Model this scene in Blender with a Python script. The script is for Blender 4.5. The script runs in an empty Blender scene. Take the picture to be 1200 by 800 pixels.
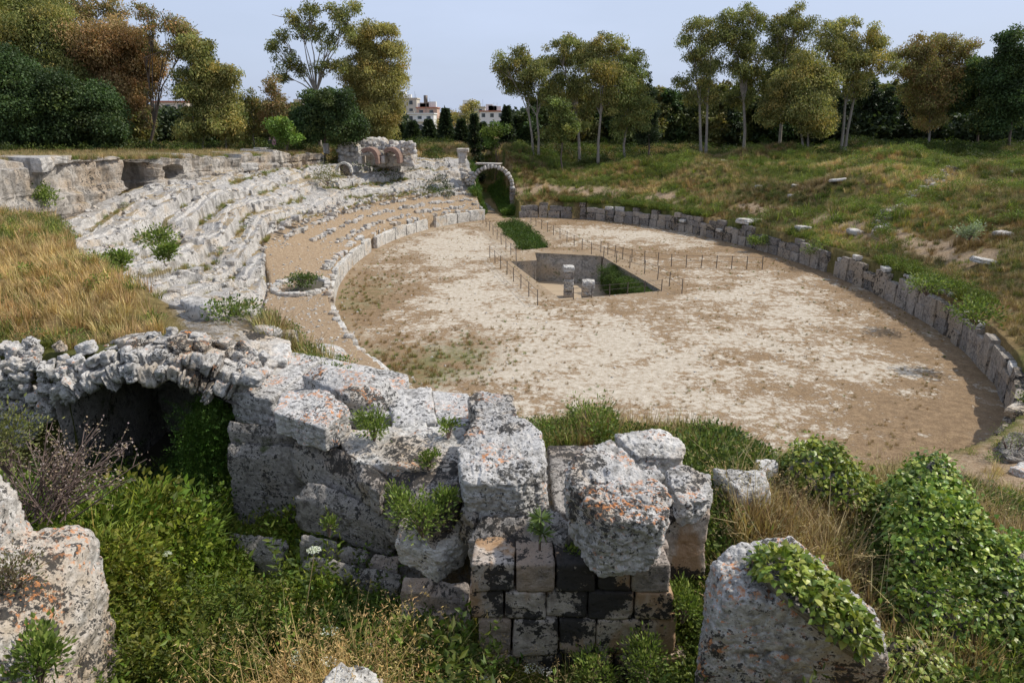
import bpy, bmesh, math, random
import numpy as np
from mathutils import Vector, Matrix, Euler
from mathutils.geometry import delaunay_2d_cdt
random.seed(7)
RNG = np.random.default_rng(11)
S = bpy.context.scene
COL = S.collection
R = math.radians

# ------------------------------------------------------------------ camera, world, sun, exposure
HC, FPX, HOR = 11.0, 800.0, 142.0
TH = math.atan((400 - HOR) / FPX)
cd = bpy.data.cameras.new('camera'); cam = bpy.data.objects.new('camera', cd); COL.objects.link(cam)
cam.location = (0, 0, HC); cam.rotation_euler = (math.pi / 2 - TH, 0, 0)
cd.sensor_width = 36; cd.lens = 36 * FPX / 1200; cd.clip_start = .05; cd.clip_end = 5000
S.camera = cam
SUN_EL, SUN_AZ = 50.0, 80.0            # azimuth clockwise from the view direction (+Y)
W = bpy.data.worlds.new('World'); S.world = W; W.use_nodes = True
nt = W.node_tree; bg = nt.nodes['Background']
sky = nt.nodes.new('ShaderNodeTexSky'); sky.sky_type = 'NISHITA'; sky.sun_disc = False
sky.sun_elevation = R(SUN_EL); sky.sun_rotation = R(SUN_AZ)
sky.air_density = 1.0; sky.dust_density = 3.0; sky.ozone_density = 2.0; sky.altitude = 20
# thin even cloud veil: the sky mixed with a pale uniform tone, streaked by soft noise
tc = nt.nodes.new('ShaderNodeTexCoord'); mp = nt.nodes.new('ShaderNodeMapping'); mp.inputs['Scale'].default_value = (1, 1, 3.5)
ns = nt.nodes.new('ShaderNodeTexNoise'); ns.inputs['Scale'].default_value = 1.6; ns.inputs['Detail'].default_value = 5; ns.inputs['Roughness'].default_value = .55
mr = nt.nodes.new('ShaderNodeMapRange'); mr.inputs['From Min'].default_value = .3; mr.inputs['From Max'].default_value = .75
mr.inputs['To Min'].default_value = .62; mr.inputs['To Max'].default_value = .86
mx = nt.nodes.new('ShaderNodeMix'); mx.data_type = 'RGBA'; mx.inputs['B'].default_value = (6.3, 7.3, 9.5, 1)
nt.links.new(tc.outputs['Generated'], mp.inputs['Vector']); nt.links.new(mp.outputs[0], ns.inputs['Vector'])
nt.links.new(ns.outputs['Fac'], mr.inputs['Value']); nt.links.new(mr.outputs[0], mx.inputs['Factor'])
nt.links.new(sky.outputs[0], mx.inputs['A']); nt.links.new(mx.outputs['Result'], bg.inputs['Color'])
bg.inputs['Strength'].default_value = .105
sd_ = bpy.data.lights.new('sun', 'SUN'); sun = bpy.data.objects.new('sun', sd_); COL.objects.link(sun)
sd_.energy = 4.3; sd_.angle = R(1.2); sd_.color = (1, .94, .84)
sv = Vector((math.sin(R(SUN_AZ)) * math.cos(R(SUN_EL)), math.cos(R(SUN_AZ)) * math.cos(R(SUN_EL)), math.sin(R(SUN_EL))))
sun.rotation_euler = sv.to_track_quat('Z', 'Y').to_euler(); sun.location = (40, 10, 60)
S.view_settings.view_transform = 'Standard'; S.view_settings.look = 'None'
S.view_settings.exposure = 0; S.view_settings.gamma = 1
S.render.resolution_x = 1024; S.render.resolution_y = 682
S.render.engine = 'CYCLES'
try:
    S.cycles.use_denoising = True; S.cycles.max_bounces = 6; S.cycles.transparent_max_bounces = 6
except Exception: pass

# ------------------------------------------------------------------ helpers
def ray(px, py):
    u = (px - 600) / FPX; v = (400 - py) / FPX
    return u, math.cos(TH) + v * math.sin(TH), -math.sin(TH) + v * math.cos(TH)
def atz(px, py, z):
    u, dy, dz = ray(px, py); t = (HC - z) / -dz
    return Vector((u * t, dy * t, z))
def atY(px, py, Y):
    u, dy, dz = ray(px, py); t = Y / dy
    return Vector((u * t, Y, HC + dz * t))
def sstep(a, b, x):
    t = np.clip((np.asarray(x, float) - a) / (b - a), 0, 1); return t * t * (3 - 2 * t)
def lerp(a, b, t): return a + (b - a) * t
def _hash(ix, iy, iz, seed):
    h = (ix * 374761393 + iy * 668265263 + iz * 2147483647 + seed * 1274126177) & 0xffffffff
    h = ((h ^ (h >> 13)) * 1274126177) & 0xffffffff
    h = ((h ^ (h >> 16)) * 2246822519) & 0xffffffff
    return ((h ^ (h >> 15)) & 0xffffff) / float(0xffffff)
def vnoise(x, y, z, seed=0):
    x = np.asarray(x, float); y = np.asarray(y, float); z = np.asarray(z, float) + np.zeros_like(x)
    xi = np.floor(x).astype(np.int64); yi = np.floor(y).astype(np.int64); zi = np.floor(z).astype(np.int64)
    fx = x - xi; fy = y - yi; fz = z - zi
    fx = fx * fx * (3 - 2 * fx); fy = fy * fy * (3 - 2 * fy); fz = fz * fz * (3 - 2 * fz)
    r = 0
    for dx in (0, 1):
        for dy in (0, 1):
            for dz in (0, 1):
                r = r + _hash(xi + dx, yi + dy, zi + dz, seed) * (fx if dx else 1 - fx) * (fy if dy else 1 - fy) * (fz if dz else 1 - fz)
    return r * 2 - 1
def fbm(x, y, z, octv=4, seed=0, gain=.5):
    r = 0; a = 1; f = 1; n = 0
    for k in range(octv):
        r = r + a * vnoise(x * f + 17.3 * k, y * f - 9.1 * k, z * f + 3.7 * k, seed + k); n += a; a *= gain; f *= 2.03
    return r / n
def tag(o, label=None, cat=None, group=None, kind=None):
    if label: o['label'] = label
    if cat: o['category'] = cat
    if group: o['group'] = group
    if kind: o['kind'] = kind
    return o
def link(o, parent=None):
    COL.objects.link(o)
    if parent is not None: o.parent = parent
    return o
def empty(name, loc=(0, 0, 0), rz=0):
    o = bpy.data.objects.new(name, None); COL.objects.link(o); o.location = loc; o.rotation_euler = (0, 0, rz)
    o.empty_display_size = .3
    return o
def make_mesh(name, V, F, mat=None, smooth=False, attrs=None):
    """V (n,3); F (m,3|4) array; attrs {name: (n,4)} colour per vertex"""
    V = np.asarray(V, np.float32); F = np.asarray(F, np.int32)
    me = bpy.data.meshes.new(name); k = F.shape[1]
    me.vertices.add(len(V)); me.vertices.foreach_set('co', V.ravel())
    me.loops.add(F.size); me.loops.foreach_set('vertex_index', F.ravel())
    me.polygons.add(len(F)); me.polygons.foreach_set('loop_start', np.arange(0, F.size, k, dtype=np.int32))
    me.polygons.foreach_set('use_smooth', np.full(len(F), smooth, bool))
    me.update(calc_edges=True)
    for an, av in (attrs or {}).items():
        a = me.attributes.new(an, 'FLOAT_COLOR', 'POINT'); av = np.asarray(av, np.float32)
        if av.shape[1] == 3: av = np.c_[av, np.ones(len(av), np.float32)]
        a.data.foreach_set('color', av.ravel())
    if mat: me.materials.append(mat)
    return me
def mobj(name, me, parent=None, loc=None):
    o = bpy.data.objects.new(name, me); link(o, parent)
    if loc is not None: o.location = loc
    return o
def grid_faces(nu, nv, keep=None):
    i = np.arange(nu - 1)[:, None] * nv + np.arange(nv - 1)[None, :]
    F = np.stack([i, i + nv, i + nv + 1, i + 1], -1).reshape(-1, 4)
    if keep is not None:
        F = F[keep.reshape(-1)[F].all(1)]
    return F

# ------------------------------------------------------------------ materials
def newmat(name):
    m = bpy.data.materials.new(name); m.use_nodes = True
    n = m.node_tree.nodes; l = m.node_tree.links
    return m, n, l, n['Principled BSDF']
def N(n, typ, **kw):
    x = n.new(typ)
    for k, v in kw.items():
        if k in x.inputs.keys() if hasattr(x.inputs, 'keys') else False: x.inputs[k].default_value = v
        else: setattr(x, k, v)
    return x
def noise(n, l, vec, scale, detail=4, rough=.55, w=None):
    x = n.new('ShaderNodeTexNoise'); x.inputs['Scale'].default_value = scale; x.inputs['Detail'].default_value = detail
    x.inputs['Roughness'].default_value = rough; l.new(vec, x.inputs['Vector']); return x.outputs['Fac']
def mrange(n, l, v, a, b, c=0., d=1.):
    x = n.new('ShaderNodeMapRange'); x.clamp = True
    x.inputs['From Min'].default_value = a; x.inputs['From Max'].default_value = b
    x.inputs['To Min'].default_value = c; x.inputs['To Max'].default_value = d; l.new(v, x.inputs['Value']); return x.outputs[0]
def mixc(n, l, f, a, b, blend='MIX'):
    x = n.new('ShaderNodeMix'); x.data_type = 'RGBA'; x.blend_type = blend
    for s, v in (('Factor', f), ('A', a), ('B', b)):
        if isinstance(v, (int, float)): x.inputs[s].default_value = v
        elif isinstance(v, tuple): x.inputs[s].default_value = (*v[:3], 1)
        else: l.new(v, x.inputs[s])
    return x.outputs['Result']
def mth(n, l, op, a, b=0.):
    x = n.new('ShaderNodeMath'); x.operation = op
    for i, v in enumerate((a, b)):
        if isinstance(v, (int, float)): x.inputs[i].default_value = v
        else: l.new(v, x.inputs[i])
    return x.outputs[0]
def rock_mat(name, base=(.43, .41, .385), tan=(.42, .32, .21), tan_amt=.5, black=.5, orange=0., dark=(.19, .18, .165), sc=1., bump=1., moss=0., blotch=0., ledge=0.):
    """weathered limestone: grey skin, tan breaks, black crusts, orange lichen spots"""
    m, n, l, b = newmat(name)
    g = n.new('ShaderNodeNewGeometry'); P = g.outputs['Position']
    big = noise(n, l, P, .55 * sc, 5, .6); mid = noise(n, l, P, 2.3 * sc, 6, .62); fine = noise(n, l, P, 11 * sc, 6, .65)
    spk = noise(n, l, P, 34 * sc, 4, .7)
    c = mixc(n, l, mrange(n, l, mid, .38, .6), dark, base)
    c = mixc(n, l, mth(n, l, 'MULTIPLY', mrange(n, l, fine, .4, .6), .75), c, tuple(min(.74, k * 1.38) for k in base))
    tanm = mrange(n, l, mth(n, l, 'ADD', mth(n, l, 'MULTIPLY', big, .6), mth(n, l, 'MULTIPLY', mid, .4)), .56 - .14 * tan_amt, .66 - .1 * tan_amt)
    c = mixc(n, l, mth(n, l, 'MULTIPLY', tanm, .85), c, mixc(n, l, fine, tan, tuple(k * 1.35 for k in tan)))
    # black crust
    v1 = n.new('ShaderNodeTexVoronoi'); v1.inputs['Scale'].default_value = 9 * sc; l.new(P, v1.inputs['Vector'])
    bl = mth(n, l, 'ADD', mth(n, l, 'MULTIPLY', mid, .5), mth(n, l, 'MULTIPLY', fine, .5))
    bl = mth(n, l, 'ADD', bl, mth(n, l, 'MULTIPLY', mth(n, l, 'SUBTRACT', big, .5), .55))
    t = .70 - .22 * black
    up_ = n.new('ShaderNodeSeparateXYZ'); l.new(g.outputs['True Normal'], up_.inputs[0]); bl = mth(n, l, 'ADD', bl, mrange(n, l, up_.outputs['Z'], -.3, .5, -.05, .012))
    blm = mrange(n, l, mth(n, l, 'ADD', bl, mth(n, l, 'MULTIPLY', mth(n, l, 'SUBTRACT', spk, .5), .35)), t, t + .035)
    c = mixc(n, l, mth(n, l, 'MULTIPLY', blm, .92), c, (.028, .027, .026))
    sp2 = noise(n, l, P, 19 * sc, 5, .72)
    sp2 = mth(n, l, 'ADD', sp2, mrange(n, l, up_.outputs['Z'], -.2, .4, -.05, .01))
    spm = mth(n, l, 'ADD', sp2, mth(n, l, 'MULTIPLY', mth(n, l, 'SUBTRACT', noise(n, l, P, 1.4 * sc, 3, .5), .5), .42))
    c = mixc(n, l, mrange(n, l, spm, .635 - .09 * black, .655 - .09 * black, 0, .92), c, (.045, .043, .04))
    c = mixc(n, l, mrange(n, l, spk, .30, .46, .45, 0.), c, (.10, .095, .085))
    if orange > 0:
        oz = noise(n, l, P, 1.9 * sc, 3, .5); of = noise(n, l, P, 16 * sc, 4, .7)
        up = n.new('ShaderNodeSeparateXYZ'); l.new(g.outputs['Normal'], up.inputs[0])
        om = mth(n, l, 'MULTIPLY', mrange(n, l, oz, .62 - .2 * orange, .7 - .17 * orange), mrange(n, l, of, .53, .6))
        om = mth(n, l, 'MULTIPLY', om, mrange(n, l, up.outputs['Z'], .1, .5))
        c = mixc(n, l, mth(n, l, 'MULTIPLY', om, .85), c, mixc(n, l, spk, (.55, .17, .04), (.62, .32, .14)))
    if moss > 0:
        mo = noise(n, l, P, 3.1 * sc, 5, .65)
        c = mixc(n, l, mrange(n, l, mo, .66 - .2 * moss, .76 - .2 * moss, 0, .85), c, (.07, .085, .03))
    if blotch > 0:                                  # crust in big solid patches, rust washed down from the joints
        sm_ = n.new('ShaderNodeMapping'); sm_.inputs['Scale'].default_value = (1.6, 1.6, .55); sm_.inputs['Location'].default_value = (3.1, .4, 0); l.new(P, sm_.inputs['Vector'])
        ru = noise(n, l, sm_.outputs[0], 1.3, 4, .6); c = mixc(n, l, mrange(n, l, ru, .52, .6, 0, .8), c, mixc(n, l, fine, (.30, .17, .08), (.42, .27, .15)))
        bb = mth(n, l, 'ADD', noise(n, l, P, 1.9, 3, .5), mth(n, l, 'MULTIPLY', mth(n, l, 'SUBTRACT', fine, .5), .5)); bb = mth(n, l, 'ADD', bb, mth(n, l, 'MULTIPLY', mth(n, l, 'SUBTRACT', spk, .5), .35))
        c = mixc(n, l, mrange(n, l, bb, .56 - .06 * blotch, .585 - .06 * blotch, 0, .95), c, (.026, .025, .025))
    if ledge > 0:                                   # lichen darkens the flat tops, the risers stay pale
        un = n.new('ShaderNodeSeparateXYZ'); l.new(g.outputs['True Normal'], un.inputs[0])
        lf = mth(n, l, 'MULTIPLY', mrange(n, l, un.outputs['Z'], .62, .86), mrange(n, l, mid, .33, .5, .35, 1.))
        stm = n.new('ShaderNodeMapping'); stm.inputs['Scale'].default_value = (1, 1, .16); l.new(P, stm.inputs['Vector']); st = noise(n, l, stm.outputs[0], 1.5, 5, .6)
        c = mixc(n, l, mth(n, l, 'MULTIPLY', mrange(n, l, st, .5, .6), mrange(n, l, un.outputs['Z'], .6, .3, 0, .6)), c, (.13, .12, .105))
        c = mixc(n, l, mth(n, l, 'MULTIPLY', lf, ledge), c, mixc(n, l, fine, (.15, .142, .135), (.36, .345, .325)))
        ca = n.new('ShaderNodeAttribute'); ca.attribute_name = 'cover'; cm = mrange(n, l, mth(n, l, 'ADD', ca.outputs['Fac'], mth(n, l, 'MULTIPLY', mth(n, l, 'SUBTRACT', fine, .5), 1.2)), .4, .6)
        c = mixc(n, l, mth(n, l, 'MULTIPLY', cm, .9), c, mixc(n, l, mid, (.16, .13, .06), (.33, .26, .14)))
        so = noise(n, l, P, .42, 4, .6); sm = mth(n, l, 'MULTIPLY', mrange(n, l, un.outputs['Z'], .75, .92), mrange(n, l, so, .52, .58))
        c = mixc(n, l, mth(n, l, 'MULTIPLY', sm, .8), c, mixc(n, l, fine, (.24, .17, .09), (.40, .31, .18)))
    l.new(c, b.inputs['Base Color']); b.inputs['Roughness'].default_value = .92; b.inputs['Specular IOR Level'].default_value = .2
    h = mth(n, l, 'ADD', mth(n, l, 'MULTIPLY', fine, .6), mth(n, l, 'MULTIPLY', spk, .35))
    h = mth(n, l, 'ADD', h, mth(n, l, 'MULTIPLY', mid, .8))
    bp = n.new('ShaderNodeBump'); bp.inputs['Strength'].default_value = bump; bp.inputs['Distance'].default_value = .06 / sc
    l.new(h, bp.inputs['Height']); l.new(bp.outputs[0], b.inputs['Normal'])
    return m
def leaf_mat(name, inst=False, trans=.3, rough=.55, spec=.3):
    m, n, l, b = newmat(name)
    a = n.new('ShaderNodeAttribute'); a.attribute_name = 'tint'; c = a.outputs['Color']
    if inst:
        i = n.new('ShaderNodeAttribute'); i.attribute_type = 'INSTANCER'; i.attribute_name = 'itint'
        c = mixc(n, l, 1., c, i.outputs['Color'], 'MULTIPLY')
    l.new(c, b.inputs['Base Color']); b.inputs['Roughness'].default_value = rough; b.inputs['Specular IOR Level'].default_value = spec
    t = n.new('ShaderNodeBsdfTranslucent'); l.new(mixc(n, l, 1., c, (1.15, 1.25, .7), 'MULTIPLY'), t.inputs['Color'])
    ms = n.new('ShaderNodeMixShader'); ms.inputs[0].default_value = trans
    l.new(b.outputs[0], ms.inputs[1]); l.new(t.outputs[0], ms.inputs[2]); l.new(ms.outputs[0], n['Material Output'].inputs['Surface'])
    return m
def plain_mat(name, col, rough=.8, var=.25, sc=3., metal=0.):
    m, n, l, b = newmat(name)
    g = n.new('ShaderNodeNewGeometry'); f = noise(n, l, g.outputs['Position'], sc, 5, .6)
    c = mixc(n, l, f, tuple(k * (1 - var) for k in col), tuple(min(.85, k * (1 + var)) for k in col))
    l.new(c, b.inputs['Base Color']); b.inputs['Roughness'].default_value = rough; b.inputs['Metallic'].default_value = metal
    bp = n.new('ShaderNodeBump'); bp.inputs['Strength'].default_value = .3; l.new(f, bp.inputs['Height']); l.new(bp.outputs[0], b.inputs['Normal'])
    return m
M_ROCK = rock_mat('limestone_grey', base=(.50, .485, .465), tan_amt=.15, black=.62, orange=.3)
M_ROCK_O = rock_mat('limestone_orange_lichen', base=(.50, .485, .465), tan_amt=.15, black=.6, orange=.95)
M_ROCK_W = rock_mat('limestone_white', base=(.54, .52, .49), tan_amt=.35, black=.45, orange=.35)
M_ROCK_D = rock_mat('limestone_shaded_wall', base=(.32, .295, .265), tan=(.31, .25, .18), tan_amt=.4, black=.82, dark=(.15, .135, .12), moss=.3)  # darker limestone copy: wall and vault shade put into the colour, besides crust and moss
M_ROCK_B = rock_mat('limestone_black_crust', base=(.40, .37, .34), tan=(.36, .25, .15), tan_amt=.5, black=.88, dark=(.14, .13, .12))
M_PINK = rock_mat('ashlar_pink', base=(.33, .285, .25), tan=(.34, .25, .18), tan_amt=.7, black=.42, dark=(.19, .165, .145))
M_RUST = rock_mat('ashlar_rust', base=(.33, .25, .17), tan=(.34, .20, .09), tan_amt=1.2, black=.35, dark=(.22, .15, .09))
M_PIER = rock_mat('pier_stone', base=(.42, .375, .33), tan=(.42, .29, .19), tan_amt=.95, black=.45, dark=(.25, .215, .185), sc=.8, bump=.6, blotch=1.)
M_BOULD_L = rock_mat('left_boulder', base=(.50, .475, .44), tan=(.46, .36, .25), tan_amt=.8, black=.75, orange=.7, dark=(.26, .24, .21))
M_RUB = rock_mat('rubble_stone', base=(.47, .45, .42), tan=(.42, .34, .25), tan_amt=.45, black=.4, orange=.3, sc=1.4)
M_TIER = rock_mat('tier_limestone', base=(.46, .44, .41), tan=(.45, .36, .26), tan_amt=.3, black=.3, dark=(.34, .32, .30), sc=.55, bump=1., ledge=.62)
M_CLIFF = rock_mat('cliff_limestone', base=(.40, .37, .33), tan=(.38, .29, .20), tan_amt=.6, black=.5, dark=(.22, .20, .175), sc=.45, bump=1., ledge=.5)
M_FARROCK = rock_mat('far_block_white', base=(.52, .50, .46), tan_amt=.3, black=.35, sc=.6)
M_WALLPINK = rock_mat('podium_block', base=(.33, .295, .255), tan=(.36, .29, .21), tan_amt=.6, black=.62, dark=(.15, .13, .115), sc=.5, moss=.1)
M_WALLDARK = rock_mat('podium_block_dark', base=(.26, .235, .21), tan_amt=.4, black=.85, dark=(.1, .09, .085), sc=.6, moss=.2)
M_PITWALL = rock_mat('pit_plaster', base=(.36, .33, .29), tan=(.36, .29, .21), tan_amt=.7, black=.4, sc=.5, moss=.4)
M_LEAF = leaf_mat('leaf'); M_LEAFI = leaf_mat('leaf_scatter', inst=True, trans=.25); M_IVY = leaf_mat('ivy_leaf', trans=.18, rough=.4, spec=.4)
M_BARK = plain_mat('bark_pale', (.27, .235, .195), .9, .4, 1.5); M_BARKD = plain_mat('bark_dark', (.12, .09, .07), .95, .4, 2.)
M_TWIG = plain_mat('dry_twig', (.17, .12, .10), .9, .3, 9.)
M_STRAW = plain_mat('straw', (.40, .31, .16), .8, .3, 8.)
M_STEEL = plain_mat('weathered_steel', (.13, .11, .10), .6, .2, 5., .6)
M_BRICK = plain_mat('roman_brick', (.23, .15, .115), .9, .3, 3.)

# ------------------------------------------------------------------ lie of the land
EC = (5.8, 49.9); EA, EB = 32.6, 18.1; AX = (-.1225, .9925); AC = (.9925, .1225)
def ell(x, y):
    dx = x - EC[0]; dy = y - EC[1]
    p = dx * AX[0] + dy * AX[1]; q = dx * AC[0] + dy * AC[1]
    rho = np.sqrt((p / EA) ** 2 + (q / EB) ** 2) + 1e-9; phi = np.arctan2(q / EB, p / EA)
    g = np.sqrt((np.cos(phi) / EA) ** 2 + (np.sin(phi) / EB) ** 2)
    return phi, (rho - 1) / g, p, q
def epos(phi, d):
    g = np.sqrt((np.cos(phi) / EA) ** 2 + (np.sin(phi) / EB) ** 2); lam = 1 + d * g
    p = lam * EA * np.cos(phi); q = lam * EB * np.sin(phi)
    return EC[0] + p * AX[0] + q * AC[0], EC[1] + p * AX[1] + q * AC[1]
def interp(x, pts):
    xs, ys = zip(*pts); return np.interp(x, xs, ys)
def kfar(y): return sstep(40, 52, y)
def dwall(y): return interp(y, [(20, 20.5), (27, 19), (35, 17.4), (48, 14.6), (60, 13.2), (70, 12.6)])
def left_prof(d, y):
    k = kfar(y); t0 = 4 + 2 * k; z0 = 1.3 + 1.7 * k
    sand = 1.25 + (z0 - 1.25) * np.clip((d - .5) / (t0 - .5), 0, 1)
    top = dwall(y) - .5 - .9 * k; zt = 5.0 + 1.5 * k
    rock = z0 + .25 + (zt - z0 - .25) * np.clip((d - t0) / (top - t0), 0, 1)
    return np.where(d < t0, sand, rock), t0, top
def amphi(x, y):
    phi, d, p, q = ell(x, y)
    lw = (phi < R(-9)) & (phi > R(-170))
    lz, t0, top = left_prof(d, y)
    plat = interp(y, [(30, 9.1), (45, 8.65), (60, 8.0), (80, 7.5)]); dw = dwall(y)
    jump = lerp(sstep(dw + 3.3, dw + 4.2, d), sstep(10.5, 17, d), sstep(58, 68, y))
    lz = lerp(lz, plat, jump) + .15 * fbm(x * .3, y * .3, 0 * x, 3, 5)
    lz = lz - np.where((d > t0 - .1) & (d < dw + 3.3), .9, 0)
    rz = interp(d, [(.3, 1.8), (3, 2.2), (7, 4.0), (12, 5.5), (20, 6.5), (30, 7.1), (70, 7.5)])
    lump = fbm(x * .12, y * .12, 0 * x, 3, 21)
    rz = rz + lump * 2.1 * sstep(3, 9, d) * (1 - sstep(30, 60, d)) + .25 * fbm(x * .5, y * .5, 0 * x, 3, 31) * sstep(1, 4, d)
    rz = rz + .9 * np.exp(-((x - 42) ** 2 + (y - 52) ** 2) / 40) + .8 * np.exp(-((x - 33) ** 2 + (y - 38) ** 2) / 30)
    wl = sstep(R(-9), R(-13), phi) * sstep(R(-172), R(-165), phi)
    z = lerp(rz, lz, wl)
    # entrance passage through the far end
    w = (1 - sstep(1.9, 2.5, np.abs(q + 3.3))) * sstep(28, 30, p) * (1 - sstep(60, 72, p))
    z = lerp(z, .05 + np.clip(p - 36, 0, 99) * .07, w)
    return np.where(d < .32, -4.2, z), d, phi, p, q
FRONT = [(-12, 10.4), (-9, 9.9), (-6.7, 9.5), (-4.2, 9.5), (-3.4, 9.0), (-2.8, 8.5), (-2, 7.5), (-1, 6.9), (0, 6.35), (1.5, 6.1), (1.8, 6.1)]
RIDGE = [(-12, 7.8), (-6.7, 7.7), (-5.4, 7.72), (-4.4, 7.4), (-3.9, 7.0), (-3, 6.85), (-2, 6.75), (-1, 6.6), (0, 6.7), (1.2, 6.7), (1.8, 6.3), (3, 6.25), (4, 5.95), (6, 5.7), (9, 4.5), (14, 3.5)]
BACK = [(-6.5, 12), (-4.5, 12.2), (-3.2, 11.2), (-2.4, 9.9), (-1, 9.2), (0, 8.9), (1, 9.1), (2, 9.3), (3.2, 9.4), (4, 8.8), (5, 8.6), (9, 9), (14, 10)]
HEDGE = [(9, -5.6), (11, -5.8), (12.6, -6.9), (15.3, -9.8), (22.6, -15), (32, -23), (45, -38), (60, -60)]
def height(x, y, detail=True):
    x = np.asarray(x, float); y = np.asarray(y, float)
    A, d, phi, p, q = amphi(x, y)
    yf = interp(x, FRONT); zr = interp(x, RIDGE)
    zd = 5.25 + 1.0 * sstep(-3.4, -4.8, x) * (1 - sstep(7.2, 8.4, y)) + .5 * sstep(1.6, 3.2, x) + .12 * fbm(x, y, 0 * x, 3, 41)
    zd = np.maximum(zd, 9.4 - np.maximum(y - .9, 0) * 1.12)
    ridge_w = np.where(x < 1.6, sstep(yf - .12, yf + .12 + .6 * sstep(-4.1, -3.6, x), y), sstep(5.8, 8.0, y))
    ridge_w = lerp(ridge_w, sstep(5.8, 8.0, y), sstep(1.45, 1.9, x))
    Nz = lerp(zd, zr, ridge_w)
    yb = interp(x, BACK)
    wN = 1 - sstep(0, 4.2, y - yb)
    base = np.where(A < -1, 0.0, A)
    z = lerp(base, Nz, wN)
    xe = interp(y, HEDGE)
    hz = 7.75 + np.clip(y - 10, 0, 16) * .045 + .35 * fbm(x * .35, y * .35, 0 * x, 3, 51)
    hw = sstep(xe + 1.6, xe - .2, x) * sstep(9.35, 9.65, y - (yf - 9.5)) * (1 - sstep(21, 29, y))
    z = lerp(z, hz, hw)
    z = np.where((A < -1) & (wN < .02), -4.2, z)
    if detail: z = z + .05 * fbm(x * 1.7, y * 1.7, 0 * x, 3, 61) * (z > -3)
    z = z + sstep(150, 900, np.hypot(x, y)) * 1.5
    return z
def ground_hit(px, py, y0=5., y1=120.):
    ys = np.arange(y0, y1, .05); u, dy, dz = ray(px, py); t = ys / dy; g = height(u * t, ys) - (HC + dz * t); i = int(np.argmax(g > 0)); return Vector((u * t[i], ys[i], HC + dz * t[i]))
def H(x, y): return float(height(np.array([x]), np.array([y]))[0])

def cover(x, y):
    """weights: green grass, dry grass, bare orange soil, grey rock/rubble"""
    phi, d, p, q = ell(x, y)
    n1 = fbm(x * .13, y * .13, 0 * x, 4, 71); n2 = fbm(x * .5, y * .5, 0 * x, 3, 72)
    left = (phi < R(-9)) & (phi > R(-172)); k = kfar(y)
    g = np.clip(.76 + 1.5 * n1 + .6 * n2, 0, 1); dr = 1 - g; so = np.clip(.5 * fbm(x * .2, y * .2, 0 * x, 3, 73) - .14, 0, 1); ro = 0 * x
    terr = np.exp(-((d - 4.5) / 1.5) ** 2) * (y > 40)                # bare terrace behind the podium wall
    so = np.maximum(so, terr * .8 * (n2 > -.2)); dr = dr * (1 - .5 * terr); g = g * (1 - .6 * terr)
    dr = dr + .6 * sstep(0, -1.5, d - 14) * (x > 20) * sstep(.1, .5, n1 + .3)
    # left: sand, rock, plateau
    ld = d < 4 + 2 * k; dw = dwall(y)
    g = np.where(left, np.where(ld, .06 + .1 * (n2 > .3), .45), g); dr = np.where(left, np.where(ld, .3, .7), dr)
    so = np.where(left, np.where(ld, 1., .15), so); ro = np.where(left & (d > 4 + 2 * k) & (d < dw), 1., ro)
    # golden hill at left
    xe = interp(y, HEDGE); hill = sstep(xe + 1.2, xe - .4, x) * (y > 9.3) * (y < 28)
    hg = np.clip(.22 + .7 * sstep(16, 25, y) + .9 * n2 + .8 * n1, 0, .85)
    g = lerp(g, hg, hill); dr = lerp(dr, 1.1 - hg, hill); so = lerp(so, .1, hill); ro = lerp(ro, 0, hill)
    # near field
    yf = interp(x, FRONT); yb = interp(x, BACK)
    nr = (y < yb + 1) & (x > -20) & (hill < .5)
    dit = nr & (y < yf) & (x < 1.8); rid = nr & ~dit & (x < 1.8); rt = nr & (x >= 1.8)
    g = np.where(dit, 1., np.where(rid, .35, np.where(rt, .6, g))); dr = np.where(dit, .1, np.where(rid, .2, np.where(rt, .6, dr)))
    so = np.where(dit, .1, np.where(rid, .35, np.where(rt, .1, so))); ro = np.where(dit, 0, np.where(rid, .9, np.where(rt, 0., ro)))
    # orange footpath right of the near end
    pth = ((y > 12) & (y < 21) & (x > 6.5)) * np.exp(-((d - 1.9) / 1.3) ** 2)
    so = np.maximum(so, 1.3 * pth); g = g * (1 - pth); dr = dr * (1 - .6 * pth)
    return g, dr, so, ro

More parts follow.
